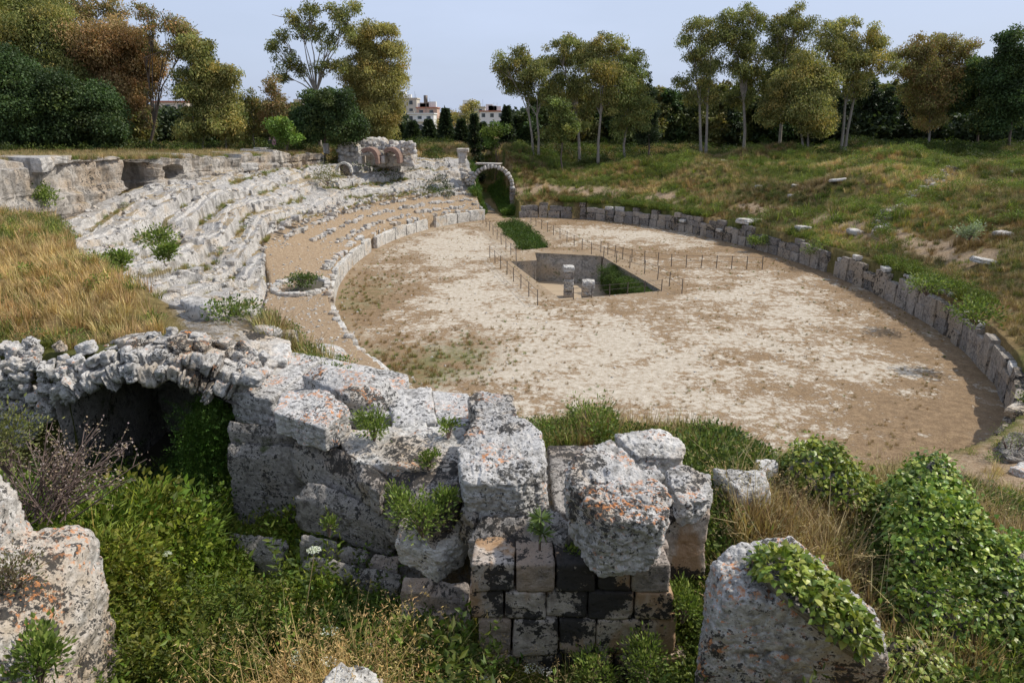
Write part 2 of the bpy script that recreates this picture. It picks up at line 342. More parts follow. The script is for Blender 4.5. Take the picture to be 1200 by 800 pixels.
def ground_mat():
    m, n, l, b = newmat('ground')
    a = n.new('ShaderNodeAttribute'); a.attribute_name = 'cover'; sp = n.new('ShaderNodeSeparateColor'); l.new(a.outputs['Color'], sp.inputs[0])
    P = n.new('ShaderNodeNewGeometry').outputs['Position']
    n1 = noise(n, l, P, 1.3, 6, .65); n2 = noise(n, l, P, 7., 6, .7); n3 = noise(n, l, P, .35, 4, .6); n4 = noise(n, l, P, 30, 4, .7)
    green = mixc(n, l, n1, (.045, .055, .015), (.15, .15, .045)); dry = mixc(n, l, mrange(n, l, n2, .3, .7), (.13, .085, .04), (.36, .26, .12))
    soil = mixc(n, l, mrange(n, l, n2, .35, .7), (.23, .155, .09), (.43, .33, .225)); soil = mixc(n, l, mrange(n, l, n4, .55, .7, 0, .7), soil, (.50, .42, .31))
    rock = mixc(n, l, mrange(n, l, n1, .4, .6), (.12, .105, .085), (.42, .385, .34)); rock = mixc(n, l, mrange(n, l, n2, .5, .58), rock, (.20, .15, .085)); rock = mixc(n, l, mrange(n, l, n4, .55, .62, 0, .7), rock, (.06, .055, .05))
    def wgt(o, nn): return mrange(n, l, mth(n, l, 'ADD', o, mth(n, l, 'MULTIPLY', mth(n, l, 'SUBTRACT', nn, .5), 1.2)), .35, .65)
    c = mixc(n, l, wgt(sp.outputs[0], n1), dry, green)
    c = mixc(n, l, wgt(sp.outputs[1], n3), c, mixc(n, l, .35, dry, c))
    c = mixc(n, l, wgt(sp.outputs[2], n1), c, soil)
    ra = n.new('ShaderNodeAttribute'); ra.attribute_name = 'rocky'
    c = mixc(n, l, wgt(ra.outputs['Fac'], n2), c, rock)
    l.new(c, b.inputs['Base Color']); b.inputs['Roughness'].default_value = 1; b.inputs['Specular IOR Level'].default_value = .1
    bp = n.new('ShaderNodeBump'); bp.inputs['Strength'].default_value = .8; bp.inputs['Distance'].default_value = .12
    l.new(mth(n, l, 'ADD', n2, mth(n, l, 'MULTIPLY', n4, .4)), bp.inputs['Height']); l.new(bp.outputs[0], b.inputs['Normal'])
    return m
M_GROUND = ground_mat()

def build_ground():
    ang = np.r_[np.linspace(-180, -44, 30)[:-1], np.linspace(-44, 44, 560), np.linspace(44, 180, 30)[1:]]
    rad = np.r_[.02, .6, 1.2 * np.exp(np.linspace(0, math.log(110 / 1.2), 440)), np.geomspace(114, 2500, 30)]
    a = np.radians(ang)[:, None]; r = rad[None, :]
    x = np.sin(a) * r; y = np.cos(a) * r; z = height(x, y)
    # mouth of the barrel vault is left open
    keep = ~((x > -6.62) & (x < -4.2) & (y > 9.3) & (y < 9.72) & (z < 5.02 + np.sqrt(np.maximum(2.42 ** 2 - (x + 5.42) ** 2, 0))))
    g, dr, so, ro = cover(x, y)
    att = np.stack([g, dr, so, np.ones_like(g)], -1).reshape(-1, 4)
    me = make_mesh('ground', np.stack([x, y, z], -1).reshape(-1, 3), grid_faces(len(ang), len(rad), keep)[:, ::-1], M_GROUND, True,
                   {'cover': np.clip(att, 0, 1), 'rocky': np.repeat(np.clip(ro, 0, 1).reshape(-1, 1), 4, 1)})
    tag(mobj('ground', me), kind='structure')
build_ground()

# ------------------------------------------------------------------ arena floor with its sunken pit
PIT_PX = [(598.5, 306.5), (629, 305), (627, 296), (705, 300), (775.5, 340.5), (657, 351)]
TRENCH_PX = [(583, 263), (604, 259), (620, 267), (643, 290), (612, 293)]
PIT = [atz(*p, 0).xy for p in PIT_PX]; TRENCH = [atz(*p, 0).xy for p in TRENCH_PX]
def poly_in(P, x, y):
    c = np.zeros(np.shape(x), bool); n = len(P)
    for i in range(n):
        x1, y1 = P[i]; x2, y2 = P[(i + 1) % n]
        cond = ((y1 > y) != (y2 > y)) & (x < (x2 - x1) * (y - y1) / (y2 - y1 + 1e-12) + x1); c ^= cond
    return c
def arena_mat():
    m, n, l, b = newmat('arena_floor')
    a = n.new('ShaderNodeAttribute'); a.attribute_name = 'cover'; sp = n.new('ShaderNodeSeparateColor'); l.new(a.outputs['Color'], sp.inputs[0])
    P = n.new('ShaderNodeNewGeometry').outputs['Position']
    n1 = noise(n, l, P, .42, 8, .66); n2 = noise(n, l, P, 2.6, 7, .72); n3 = noise(n, l, P, 11, 5, .7); n4 = noise(n, l, P, .16, 4, .5)
    bare = mixc(n, l, mrange(n, l, n2, .3, .7), (.32, .265, .195), (.57, .515, .43))
    dry = mixc(n, l, mrange(n, l, n3, .3, .7), (.19, .125, .07), (.35, .25, .15)); dry = mixc(n, l, mrange(n, l, n2, .38, .6, 0, .75), dry, (.13, .085, .05)); dry = mixc(n, l, mrange(n, l, noise(n, l, P, 26, 3, .6), .58, .66, 0, .5), dry, (.48, .40, .29))
    sand = mixc(n, l, mrange(n, l, n2, .35, .62), (.24, .175, .115), (.41, .33, .23))
    gr = mixc(n, l, mrange(n, l, n3, .3, .7), (.07, .07, .025), (.20, .18, .07))
    f = mth(n, l, 'ADD', mth(n, l, 'MULTIPLY', n1, .5), mth(n, l, 'MULTIPLY', n2, .5))
    f = mth(n, l, 'ADD', f, mth(n, l, 'MULTIPLY', mth(n, l, 'SUBTRACT', sp.outputs[0], .5), .30)); f = mth(n, l, 'ADD', f, mth(n, l, 'MULTIPLY', mth(n, l, 'SUBTRACT', n4, .5), .22))
    f = mth(n, l, 'ADD', f, mth(n, l, 'MULTIPLY', mth(n, l, 'SUBTRACT', n3, .5), .25))
    c = mixc(n, l, mrange(n, l, f, .52, .585), dry, mixc(n, l, mrange(n, l, noise(n, l, P, 5.5, 5, .75), .54, .62, 0, .75), bare, (.27, .195, .12)))
    fs = mth(n, l, 'ADD', sp.outputs[2], mth(n, l, 'MULTIPLY', mth(n, l, 'SUBTRACT', n1, .5), .9))
    c = mixc(n, l, mrange(n, l, fs, .4, .75, 0, .9), c, mixc(n, l, mrange(n, l, n3, .46, .58), sand, dry))
    fg = mth(n, l, 'ADD', sp.outputs[1], mth(n, l, 'MULTIPLY', mth(n, l, 'SUBTRACT', n2, .5), 1.4))
    c = mixc(n, l, mrange(n, l, fg, .4, .75, 0, .9), c, mixc(n, l, mrange(n, l, n1, .42, .56), dry, gr))
    l.new(c, b.inputs['Base Color']); b.inputs['Roughness'].default_value = 1; b.inputs['Specular IOR Level'].default_value = .1
    bp = n.new('ShaderNodeBump'); bp.inputs['Strength'].default_value = .7; bp.inputs['Distance'].default_value = .08
    l.new(mth(n, l, 'ADD', n2, mth(n, l, 'MULTIPLY', n3, .6)), bp.inputs['Height']); l.new(bp.outputs[0], b.inputs['Normal'])
    return m
def gsp(px, py, rx, ry, x, y):
    c = atz(px, py, 0); ex = abs(atz(px + rx, py, 0).x - c.x); ey = abs(atz(px, py - ry, 0).y - c.y)
    return np.exp(-((x - c.x) / ex) ** 2 - ((y - c.y) / ey) ** 2)
def arena_cover(x, y):
    phi, d, p, q = ell(x, y)
    bare = .47 + .5 * gsp(540, 285, 60, 18, x, y) + .55 * gsp(600, 345, 90, 25, x, y) * 0 + .4 * gsp(560, 340, 60, 30, x, y) + .42 * gsp(700, 420, 200, 60, x, y) + .25 * gsp(900, 350, 110, 40, x, y) + .4 * gsp(760, 275, 130, 10, x, y)
    bare = bare - .15 * sstep(-4, -1, d) * (x > 5) - .06 * gsp(1020, 470, 110, 60, x, y) + .12 * gsp(1000, 420, 50, 30, x, y)
    green = .75 * gsp(470, 430, 110, 32, x, y) + .6 * gsp(420, 350, 60, 40, x, y) + .35 * gsp(560, 400, 50, 30, x, y)
    sand = .9 * sstep(-2.6, -.6, d) * (y > 20) * np.where(x < 5, .7, .45)
    PB = PIT + []; cx, cy = atz(660, 305, 0).xy
    sand = np.maximum(sand, 1.0 * np.exp(-(((p - 2) / 10) ** 4) - ((q + .3) / 6.3) ** 4)); sand = np.maximum(sand, .9 * np.exp(-((p - 22) / 9) ** 4 - ((q + 2.6) / 4.2) ** 4))
    return np.clip(bare, 0, 1), np.clip(green, 0, 1), np.clip(sand, 0, 1)
M_ARENA = arena_mat()
def build_arena():
    pts = []; edges = []
    def loop(P):
        s = len(pts); pts.extend([(float(a), float(b)) for a, b in P]); n = len(P)
        edges.extend([(s + i, s + (i + 1) % n) for i in range(n)])
    ph = np.linspace(-math.pi, math.pi, 241)[:-1]; ex, ey = epos(ph, np.full_like(ph, .5)); loop(list(zip(ex, ey)))
    loop(PIT); loop(TRENCH)
    gx, gy = np.meshgrid(np.arange(-16, 28, .42), np.arange(16, 84, .5)); gx = gx + RNG.uniform(-.12, .12, gx.shape); gy = gy + RNG.uniform(-.12, .12, gy.shape)
    _, d, _, _ = ell(gx, gy); ok = (d < .1) & ~poly_in(PIT, gx, gy) & ~poly_in(TRENCH, gx, gy)
    pts.extend(zip(gx[ok].tolist(), gy[ok].tolist()))
    v, e, f, *_ = delaunay_2d_cdt([Vector(p) for p in pts], edges, [], 0, 1e-4)
    V = np.array([(a[0], a[1]) for a in v]); F = np.array([t for t in f if len(t) == 3])
    c = V[F].mean(1); _, d, _, _ = ell(c[:, 0], c[:, 1])
    F = F[(d < .5) & ~poly_in(PIT, c[:, 0], c[:, 1]) & ~poly_in(TRENCH, c[:, 0], c[:, 1])]
    # counter-clockwise
    ar = np.cross(V[F[:, 1]] - V[F[:, 0]], V[F[:, 2]] - V[F[:, 0]]); F[ar < 0] = F[ar < 0][:, ::-1]
    b, g, s = arena_cover(V[:, 0], V[:, 1])
    me = make_mesh('arena_floor', np.c_[V, np.zeros(len(V))], F, M_ARENA, True, {'cover': np.c_[b, g, s, np.ones(len(V))]})
    tag(mobj('arena_floor', me), kind='structure')
build_arena()
def prism_walls(P, z0, z1, name, mat, label, cat, floor=None):
    """inward faces of a sunken pit: subdivided, a little uneven, one wall part per side"""
    root = empty(name, (P[0][0], P[0][1], z0)); tag(root, label, cat)
    n = len(P); area = sum(P[i][0] * P[(i + 1) % n][1] - P[(i + 1) % n][0] * P[i][1] for i in range(n))
    for i in range(n):
        a = Vector(P[i]); b = Vector(P[(i + 1) % n]); L = (b - a).length; t = (b - a) / L
        nn = Vector((t.y, -t.x)) * (1 if area > 0 else -1)
        nu = max(3, int(L / .3)); nv = 10
        u = np.linspace(0, L, nu)[:, None]; w = np.linspace(z0, z1, nv)[None, :]
        off = .1 + .13 * fbm(u * .9 + i * 7, w * .9, 0 * u + i, 3, 90 + i) ; off = off * (w < z1 - .01)
        X = a.x + t.x * u - 0 * w + nn.x * off; Y = a.y + t.y * u + nn.y * off; Z = w + 0 * u - .006
        V = np.stack([X, Y, Z], -1).reshape(-1, 3) - np.array(root.location)
        mobj('wall', make_mesh('wall', V, grid_faces(nu, nv), mat, True), root)
    V = np.array([(p[0], p[1], z0 + .01) for p in P]) - np.array(root.location)
    me = bpy.data.meshes.new('floor'); me.from_pydata([tuple(map(float, v)) for v in V * [1, 1, 1]], [], [tuple(range(n))]); me.materials.append(floor or M_ARENA_SAND)
    o = mobj('floor', me, root); return root
M_ARENA_SAND = plain_mat('pit_floor_sand', (.36, .28, .19), 1., .25, 1.2)
prism_walls(PIT, -2.5, 0, 'sunken_pit', M_PITWALL, 'rectangular stone lined pit sunk in the middle of the arena floor', 'pit')
prism_walls(TRENCH, -2.0, 0, 'sunken_trench', M_PITWALL, 'overgrown trench sunk in the arena floor toward the far arch', 'trench')

# ------------------------------------------------------------------ rocks
def cube_dirs(n):
    """subdivided cube surface, shared vertices"""
    key = {}; V = []; F = []
    t = np.linspace(-1, 1, n + 1)
    def vid(p):
        k = (round(p[0], 5), round(p[1], 5), round(p[2], 5))
        if k not in key: key[k] = len(V); V.append(p)
        return key[k]
    for ax in range(3):
        for s in (-1, 1):
            ids = [[0] * (n + 1) for _ in range(n + 1)]
            for i in range(n + 1):
                for j in range(n + 1):
                    p = [0, 0, 0]; p[ax] = s; p[(ax + 1) % 3] = t[i]; p[(ax + 2) % 3] = t[j]; ids[i][j] = vid(tuple(p))
            for i in range(n):
                for j in range(n):
                    q = (ids[i][j], ids[i + 1][j], ids[i + 1][j + 1], ids[i][j + 1]); F.append(q if s > 0 else q[::-1])
    return np.array(V, float), np.array(F)
_CD = {}
def cdirs(n):
    if n not in _CD: _CD[n] = cube_dirs(n)
    return _CD[n]
def hull_planes(pts):
    bm = bmesh.new()
    for p in pts: bm.verts.new(p)
    r = bmesh.ops.convex_hull(bm, input=bm.verts)
    out = []
    c = sum((Vector(p) for p in pts), Vector()) / len(pts)
    for f in bm.faces:
        nr = f.normal.copy()
        if nr.length < .5: continue
        dd = nr.dot(f.verts[0].co)
        if nr.dot(c) > dd: nr = -nr; dd = -dd
        if not any(abs(dd - o[1]) < 1e-3 and (nr - o[0]).length < 1e-2 for o in out): out.append((nr, dd))
    bm.free(); return out
def hull_rock(pts, n=24, rough=.06, edge=18, seed=0, freq=1.6, strata=0.):
    """eroded stone: hull of pts sampled on a cube grid, edges worn by a soft minimum, surface broken by noise"""
    pts = [Vector(p) for p in pts]; mn = np.min(pts, 0); mxx = np.max(pts, 0); c = (mn + mxx) / 2; he = (mxx - mn) / 2
    pl = hull_planes(pts)
    D, F = cdirs(n); d = D * he; L = np.linalg.norm(d, axis=1, keepdims=True); d = d / L
    acc = 0
    for nr, dd in pl:
        q = np.maximum(d @ np.array(nr), 0) / max(1e-4, dd - float(np.dot(np.array(nr), c)))
        acc = acc + q ** edge
    r = acc ** (-1. / edge)
    P = c + d * r[:, None]
    sz = float(np.mean(he))
    x, y, z = (P * freq).T
    f1 = fbm(x, y, z, 4, seed); f2 = fbm(x * 3.0, y * 3.0, z * 7.0, 4, seed + 9, .6); rid = 1 - np.abs(fbm(x * 1.7 + 5, y * 1.7, z * 1.7, 3, seed + 4)) * 2
    disp = rough * (1.2 * f1 + .75 * f2 - .55 * np.clip(rid, 0, 1) ** 4)
    if n >= 28:
        f3 = fbm(x * 8, y * 8, z * 14, 3, seed + 13, .6); r2 = 1 - np.abs(fbm(x * 4.1 + 2, y * 4.1, z * 5.5, 3, seed + 17)) * 2.4
        disp = disp + rough * (.2 * f3 - .35 * np.clip(r2, 0, 1) ** 4)
    pits = np.clip(vnoise(x * 6, y * 6, z * 6, seed + 2) - .4, 0, 1) * rough * 1.1
    disp = disp - pits
    if strata: disp = disp + strata * np.sin(P[:, 2] * 17 + 3 * f1) * .4
    P = P + d * disp[:, None]
    return P, F
def px_block(top, drop, inset=.0, z=None):
    """corners from picture points at known heights: top [(px,py,z)], bottoms straight below"""
    t = [atz(*p) for p in top]; c = sum(t, Vector()) / len(t)
    dr = drop if isinstance(drop, (list, tuple)) else [drop] * len(t)
    b = [Vector((p.x + (c.x - p.x) * inset, p.y + (c.y - p.y) * inset, p.z - dr[i])) for i, p in enumerate(t)]
    return t + b
def stone(name, pts, mat, parent=None, **kw):
    P, F = hull_rock(pts, **kw); c = (P.max(0) + P.min(0)) / 2; c[2] = P[:, 2].min()
    base = Vector(c)
    if parent is not None: loc = base - Vector(parent.location)
    else: loc = base
    o = mobj(name, make_mesh(name, P - c, F, mat, True), parent, loc); return o
def unit_blocks(k, n, rough, edge, seed, mat):
    r = []
    for i in range(k):
        rr = random.Random(seed + i)
        pts = [Vector((sx * .5 * rr.uniform(.9, 1.02), sy * .5 * rr.uniform(.9, 1.02), sz * .5 * rr.uniform(.9, 1.02))) for sx in (-1, 1) for sy in (-1, 1) for sz in (-1, 1)]
        P, F = hull_rock(pts, n=n, rough=rough, edge=edge, seed=seed + i * 3, freq=2.2)
        r.append(make_mesh('block', P, F, mat, edge < 16))
    return r
UB_PINK = unit_blocks(8, 4, .05, 26, 100, M_WALLPINK); UB_DARK = unit_blocks(6, 4, .06, 24, 130, M_WALLDARK)
UB_WHITE = unit_blocks(8, 4, .06, 16, 160, M_FARROCK); UB_SLAB = unit_blocks(8, 5, .035, 40, 170, M_FARROCK); UB_RUB = unit_blocks(10, 4, .1, 7, 190, M_RUB); UB_TIER = unit_blocks(8, 5, .05, 26, 220, M_TIER)
def ub(lst, parent, loc, dims, rz=0., rx=0., ry=0., name='block'):
    o = bpy.data.objects.new(name, random.choice(lst)); link(o, parent)
    o.location = Vector(loc) - (parent.location if parent is not None else Vector()); o.scale = dims; o.rotation_euler = (rx, ry, rz); return o
def ering(phi):
    e = 1e-3; x0, y0 = epos(phi - e, .0); x1, y1 = epos(phi + e, .0); return math.atan2(y1 - y0, x1 - x0)

def phi_at(px, py, z=0.):
    v = atz(px, py, z); return float(ell(v.x, v.y)[0])
# --- podium wall round the right and far side
def podium_right():
    x0, y0 = epos(R(90), .3)
    root = empty('podium_wall', (x0, y0, 0)); tag(root, 'long curved wall of dark pinkish stone blocks bounding the far and right side of the arena', 'wall')
    rr = random.Random(3); count = 0
    pf = phi_at(604, 252); pn = R(158); door = phi_at(672, 259); g1 = phi_at(938, 308); g2 = phi_at(977, 320)
    phi = pf
    while phi < pn:
        g = math.sqrt((EA * math.sin(phi)) ** 2 + (EB * math.cos(phi)) ** 2)
        x, y = epos(phi, 0.); yfar = y
        near = phi > phi_at(930, 305)
        wlen = rr.uniform(.75, 1.5) if not near else rr.uniform(.8, 1.6)
        mid = phi + wlen / g / 2
        skip = abs(mid - door) < .7 / g or abs(mid - g1) < .5 / g or abs(mid - g2) < .45 / g
        if not skip:
            rz = ering(mid); tot = 1.85 + rr.uniform(-.15, .15)
            if near:
                h = rr.uniform(1.5, 1.72) if rr.random() < .88 else rr.uniform(1.1, 1.3)
                x, y = epos(mid, .25 + rr.uniform(-.05, .05)); hs_ = [h] if rr.random() < .18 else [rr.uniform(.72, .92)]
                if len(hs_) == 1 and hs_[0] < h: hs_.append(h - hs_[0])
                zz = -.12
                for hh in hs_: ub(UB_PINK if rr.random() < .85 else UB_DARK, root, (x + rr.uniform(-.06, .06), y, zz + (hh + .12) / 2), (wlen * 1.02, .5, hh + .13), rz + rr.uniform(-.05, .05), rr.uniform(-.05, .05)); zz += hh; count += 1
                if rr.random() < .25:
                    h2 = rr.uniform(.25, .4); ub(UB_WHITE if rr.random() < .6 else UB_PINK, root, (x + .1, y, h + h2 / 2 - .03), (wlen * rr.uniform(.6, 1.), .55, h2), rz + rr.uniform(-.2, .2), rr.uniform(-.08, .08)); count += 1
            else:
                hs = [rr.uniform(.75, .95)]; hs.append(rr.uniform(.5, .65)); hs.append(rr.uniform(.3, .5)) 
                z = -.05
                for ci, h in enumerate(hs):
                    if ci == 2 and rr.random() < .45: break
                    x, y = epos(mid + rr.uniform(-.2, .2) / g * (ci > 0), .28 + rr.uniform(-.07, .07) + .1 * ci)
                    lst = UB_PINK if rr.random() < .45 else UB_DARK
                    if ci == 2 and rr.random() < .3: lst = UB_WHITE
                    ub(lst, root, (x, y, z + h / 2), (wlen * 1.02, .5, h + .03), rz + rr.uniform(-.04, .04), rr.uniform(-.03, .03)); z += h; count += 1
                if rr.random() < .16:
                    x, y = epos(mid, -.05); ub(UB_WHITE, root, (x, y, rr.uniform(.8, 1.3)), (rr.uniform(.5, .9), .4, .28), rz)
        phi += (wlen + .03) / g
    return count
print('podium blocks', podium_right())
# --- podium wall, left
def podium_left():
    x0, y0 = epos(R(-60), .3)
    root = empty('podium_wall', (x0, y0, 0)); tag(root, 'low curved wall of long white slabs edging the left side of the arena', 'wall')
    rr = random.Random(5); phi = R(-16.5); end = phi_at(440, 428)
    op = [phi_at(516, 272), phi_at(446, 296)]
    while phi > -2.75:
        g = math.sqrt((EA * math.sin(phi)) ** 2 + (EB * math.cos(phi)) ** 2)
        x, y = epos(phi, 0.); near = y < 47
        wlen = rr.uniform(1.4, 2.6) if not near else rr.uniform(.6, 1.3); mid = phi - wlen / g / 2; rz = ering(mid)
        if not any(abs(mid - o) < .75 / g for o in op):
            h = rr.uniform(1.05, 1.3) if not near else rr.uniform(.95, 1.25)
            x, y = epos(mid, .25); ub(UB_SLAB, root, (x, y, h / 2 - .05), (wlen * 1.04, .42, h + .1), rz, rr.uniform(-.02, .02))
            if not near:
                for k in range(rr.randint(3, 6)):
                    x, y = epos(mid + rr.uniform(-.5, .5) * wlen / g, .5 + rr.uniform(0, .5)); s = rr.uniform(.2, .5)
                    ub(UB_WHITE if rr.random() < .5 else UB_RUB, root, (x, y, h + .12), (s * 1.3, s, s), rr.uniform(0, 3), rr.uniform(-.3, .3))
            elif rr.random() < .4:
                x, y = epos(mid, .35); ub(UB_RUB, root, (x, y, h + .06), (.55, .45, .35), rr.uniform(0, 3))
        phi -= (wlen + .03) / g
podium_left()
# --- rows of rubble on the sandy slope, three curved lines
def stone_rows():
    words = ('lowest', 'middle', 'uppermost'); pos = ('just above the white podium slabs', 'half way up the sandy slope', 'below the carved rock face')
    for ri, d0 in enumerate((1.5, 3.0, 4.6)):
        x0, y0 = epos(R(-50), d0); root = empty('stone_row', (x0, y0, 1.5)); rr = random.Random(20 + ri)
        tag(root, f'{words[ri]} curved row of small grey stones {pos[ri]}', 'stone row', 'curved rows of low stones on the sandy slope at left')
        phi = R(-19); stop = -1.35 - .06 * ri
        while phi > stop:
            g = math.sqrt((EA * math.sin(phi)) ** 2 + (EB * math.cos(phi)) ** 2); s = rr.uniform(.25, .6)
            gap = math.sin(phi * 31 + ri * 2) > .85
            if not gap and rr.random() < .9:
                x, y = epos(phi, d0 + rr.uniform(-.18, .18)); z = H(x, y)
                ub(UB_RUB if rr.random() < .5 else UB_TIER, root, (x, y, z + s * .18), (s * 1.3, s * .8, s * rr.uniform(.5, .9)), ering(phi) + rr.uniform(-.5, .5), rr.uniform(-.2, .2), name='stone')
            phi -= s * rr.uniform(.7, 1.05) / g
stone_rows()
# --- the carved tiers
def tier_z(phi, d, x, y, full=False):
    """stepped limestone profile, broken into long seat blocks"""
    lz, t0, top = left_prof(d, y); u = phi * 22.
    w = .45 * fbm(u * .3, d * .3, 0 * d, 3, 301)
    T = 1.7; d0 = d - t0; D2 = 1.5 - 18 - .055 * (58 - y) - x          # the near wedge runs straight instead of curving in
    dd = lerp(d0, D2 * .85, sstep(55, 46, y)) + w
    row = np.floor(dd / T); fr = dd / T - row
    seg = np.floor(u / (2.3 + .9 * _hash(row.astype(np.int64), 0 * row.astype(np.int64), 0 * row.astype(np.int64), 5)) + row * .37)
    si = seg.astype(np.int64); ri = row.astype(np.int64)
    hseg = _hash(si, ri, 0 * si, 77); hs2 = _hash(si, ri, 0 * si, 78)
    sh = (hs2 - .5) * .3
    rise = sstep(.3 + sh, .3 + .1 + sh, fr) * .8 + .2 * sstep(.62 + sh, .7 + sh, fr)
    stepv = np.minimum(np.maximum(d0, 0) + 1.55 * ((row + rise) * T - dd), top - t0)
    k = kfar(y); slope = ((5.0 + 1.5 * k) - (1.3 + 1.7 * k) - .25) / (top - t0)
    z = (1.3 + 1.7 * k) + .12 + slope * stepv + (hseg - .5) * .6 * sstep(56, 44, y)
    # joints between blocks
    uf = u / (2.3 + .9 * _hash(ri, 0 * ri, 0 * ri, 5)) + row * .37; jf = np.abs(uf - np.round(uf))
    z = z - .22 * np.clip(1 - jf / .05, 0, 1) * (hs2 > .25) * (fr > .4)
    i2 = np.floor(u / .95 + row * .41).astype(np.int64); j2 = np.floor(dd / .62).astype(np.int64); z = z + (_hash(i2, j2, 0 * i2, 83) - .5) * .13
    # eroded ends and hollows
    er = fbm(x * .22, y * .22, 0 * x, 3, 311)
    z = z - .45 * sstep(.2, .5, er) + .1 * fbm(x * .6, y * .6, z, 3, 312) + .06 * fbm(x * 2.1, y * 2.1, z * 2, 3, 313) + .03 * fbm(x * 6, y * 6, z * 5, 2, 314)
    smooth = 1.3 + 1.7 * k + slope * np.minimum(np.maximum(d0, 0), top - t0) + .9 * np.abs(fbm(x * .35, y * .35, z * .2, 4, 320)) + .25 * fbm(x * 1.6, y * 1.6, z, 3, 321)
    z = lerp(z, smooth, sstep(50, 60, y) * .6)
    return (z, fr - sh, row) if full else z
def build_tiers():
    nu, nv = 1150, 250
    ph = np.linspace(R(-15), R(-166), nu)[:, None]; v = np.linspace(0, 1, nv)[None, :]
    x0, y0 = epos(ph, 5.); k = kfar(y0)
    d = (3.7 + 2 * k) + v * (dwall(y0) + .5 - 3.7 - 2 * k)
    x, y = epos(ph + 0 * d, d); z, fr, row = tier_z(ph + 0 * d, d, x, y, True)
    lz, t0, top = left_prof(d, y)
    sl = sstep(-.1, .1, fr) * sstep(.3, .24, fr) * sstep(-.15, .15, fbm(x * .35, y * .35, row, 3, 340))
    z = np.where(d < t0 + .15, lerp(z, 1.0 + 1.7 * k, sstep(.25, -.1, d - t0)), z)
    pert = .12 * fbm(x * 1.1, y * 1.1, z * 1.1, 3, 330); x = x + pert; y = y + .12 * fbm(x * 1.1 + 9, y * 1.1, z * 1.1, 3, 331)
    gh = height(x, y)
    keep = (gh < z + 1.2) & (y > 13)
    F = grid_faces(nu, nv, keep)
    o = mobj('rock_cut_seating', make_mesh('rock_cut_seating', np.stack([x, y, z], -1).reshape(-1, 3), F[:, ::-1], M_TIER, False, {'cover': np.repeat(sl.reshape(-1, 1), 4, 1)}))
    tag(o, 'broad slope of weathered white limestone carved into curved seat tiers on the left', 'rock seating')
    root = empty('seat_blocks', (*epos(R(-95), 8.), 4)); tag(root, 'scattered loose white seat blocks lying along the carved tiers', 'seat blocks')
    rr = random.Random(9)
    for i in range(70):
        phi = R(rr.uniform(-150, -38)); dd = 4.9 + 1.5 * rr.randint(0, 6) ; x, y = epos(phi, dd)
        if y < 16 or y > 66: continue
        z = float(tier_z(np.array([phi]), np.array([dd]), np.array([x]), np.array([y]))[0])
        if H(x, y) > z - .1: continue
        l_ = rr.uniform(.8, 1.9); ub(UB_TIER, root, (x, y, z + .02), (l_, rr.uniform(.5, .8), rr.uniform(.35, .55)), ering(phi) + rr.uniform(-.15, .15), rr.uniform(-.06, .06), rr.uniform(-.06, .06))
build_tiers()
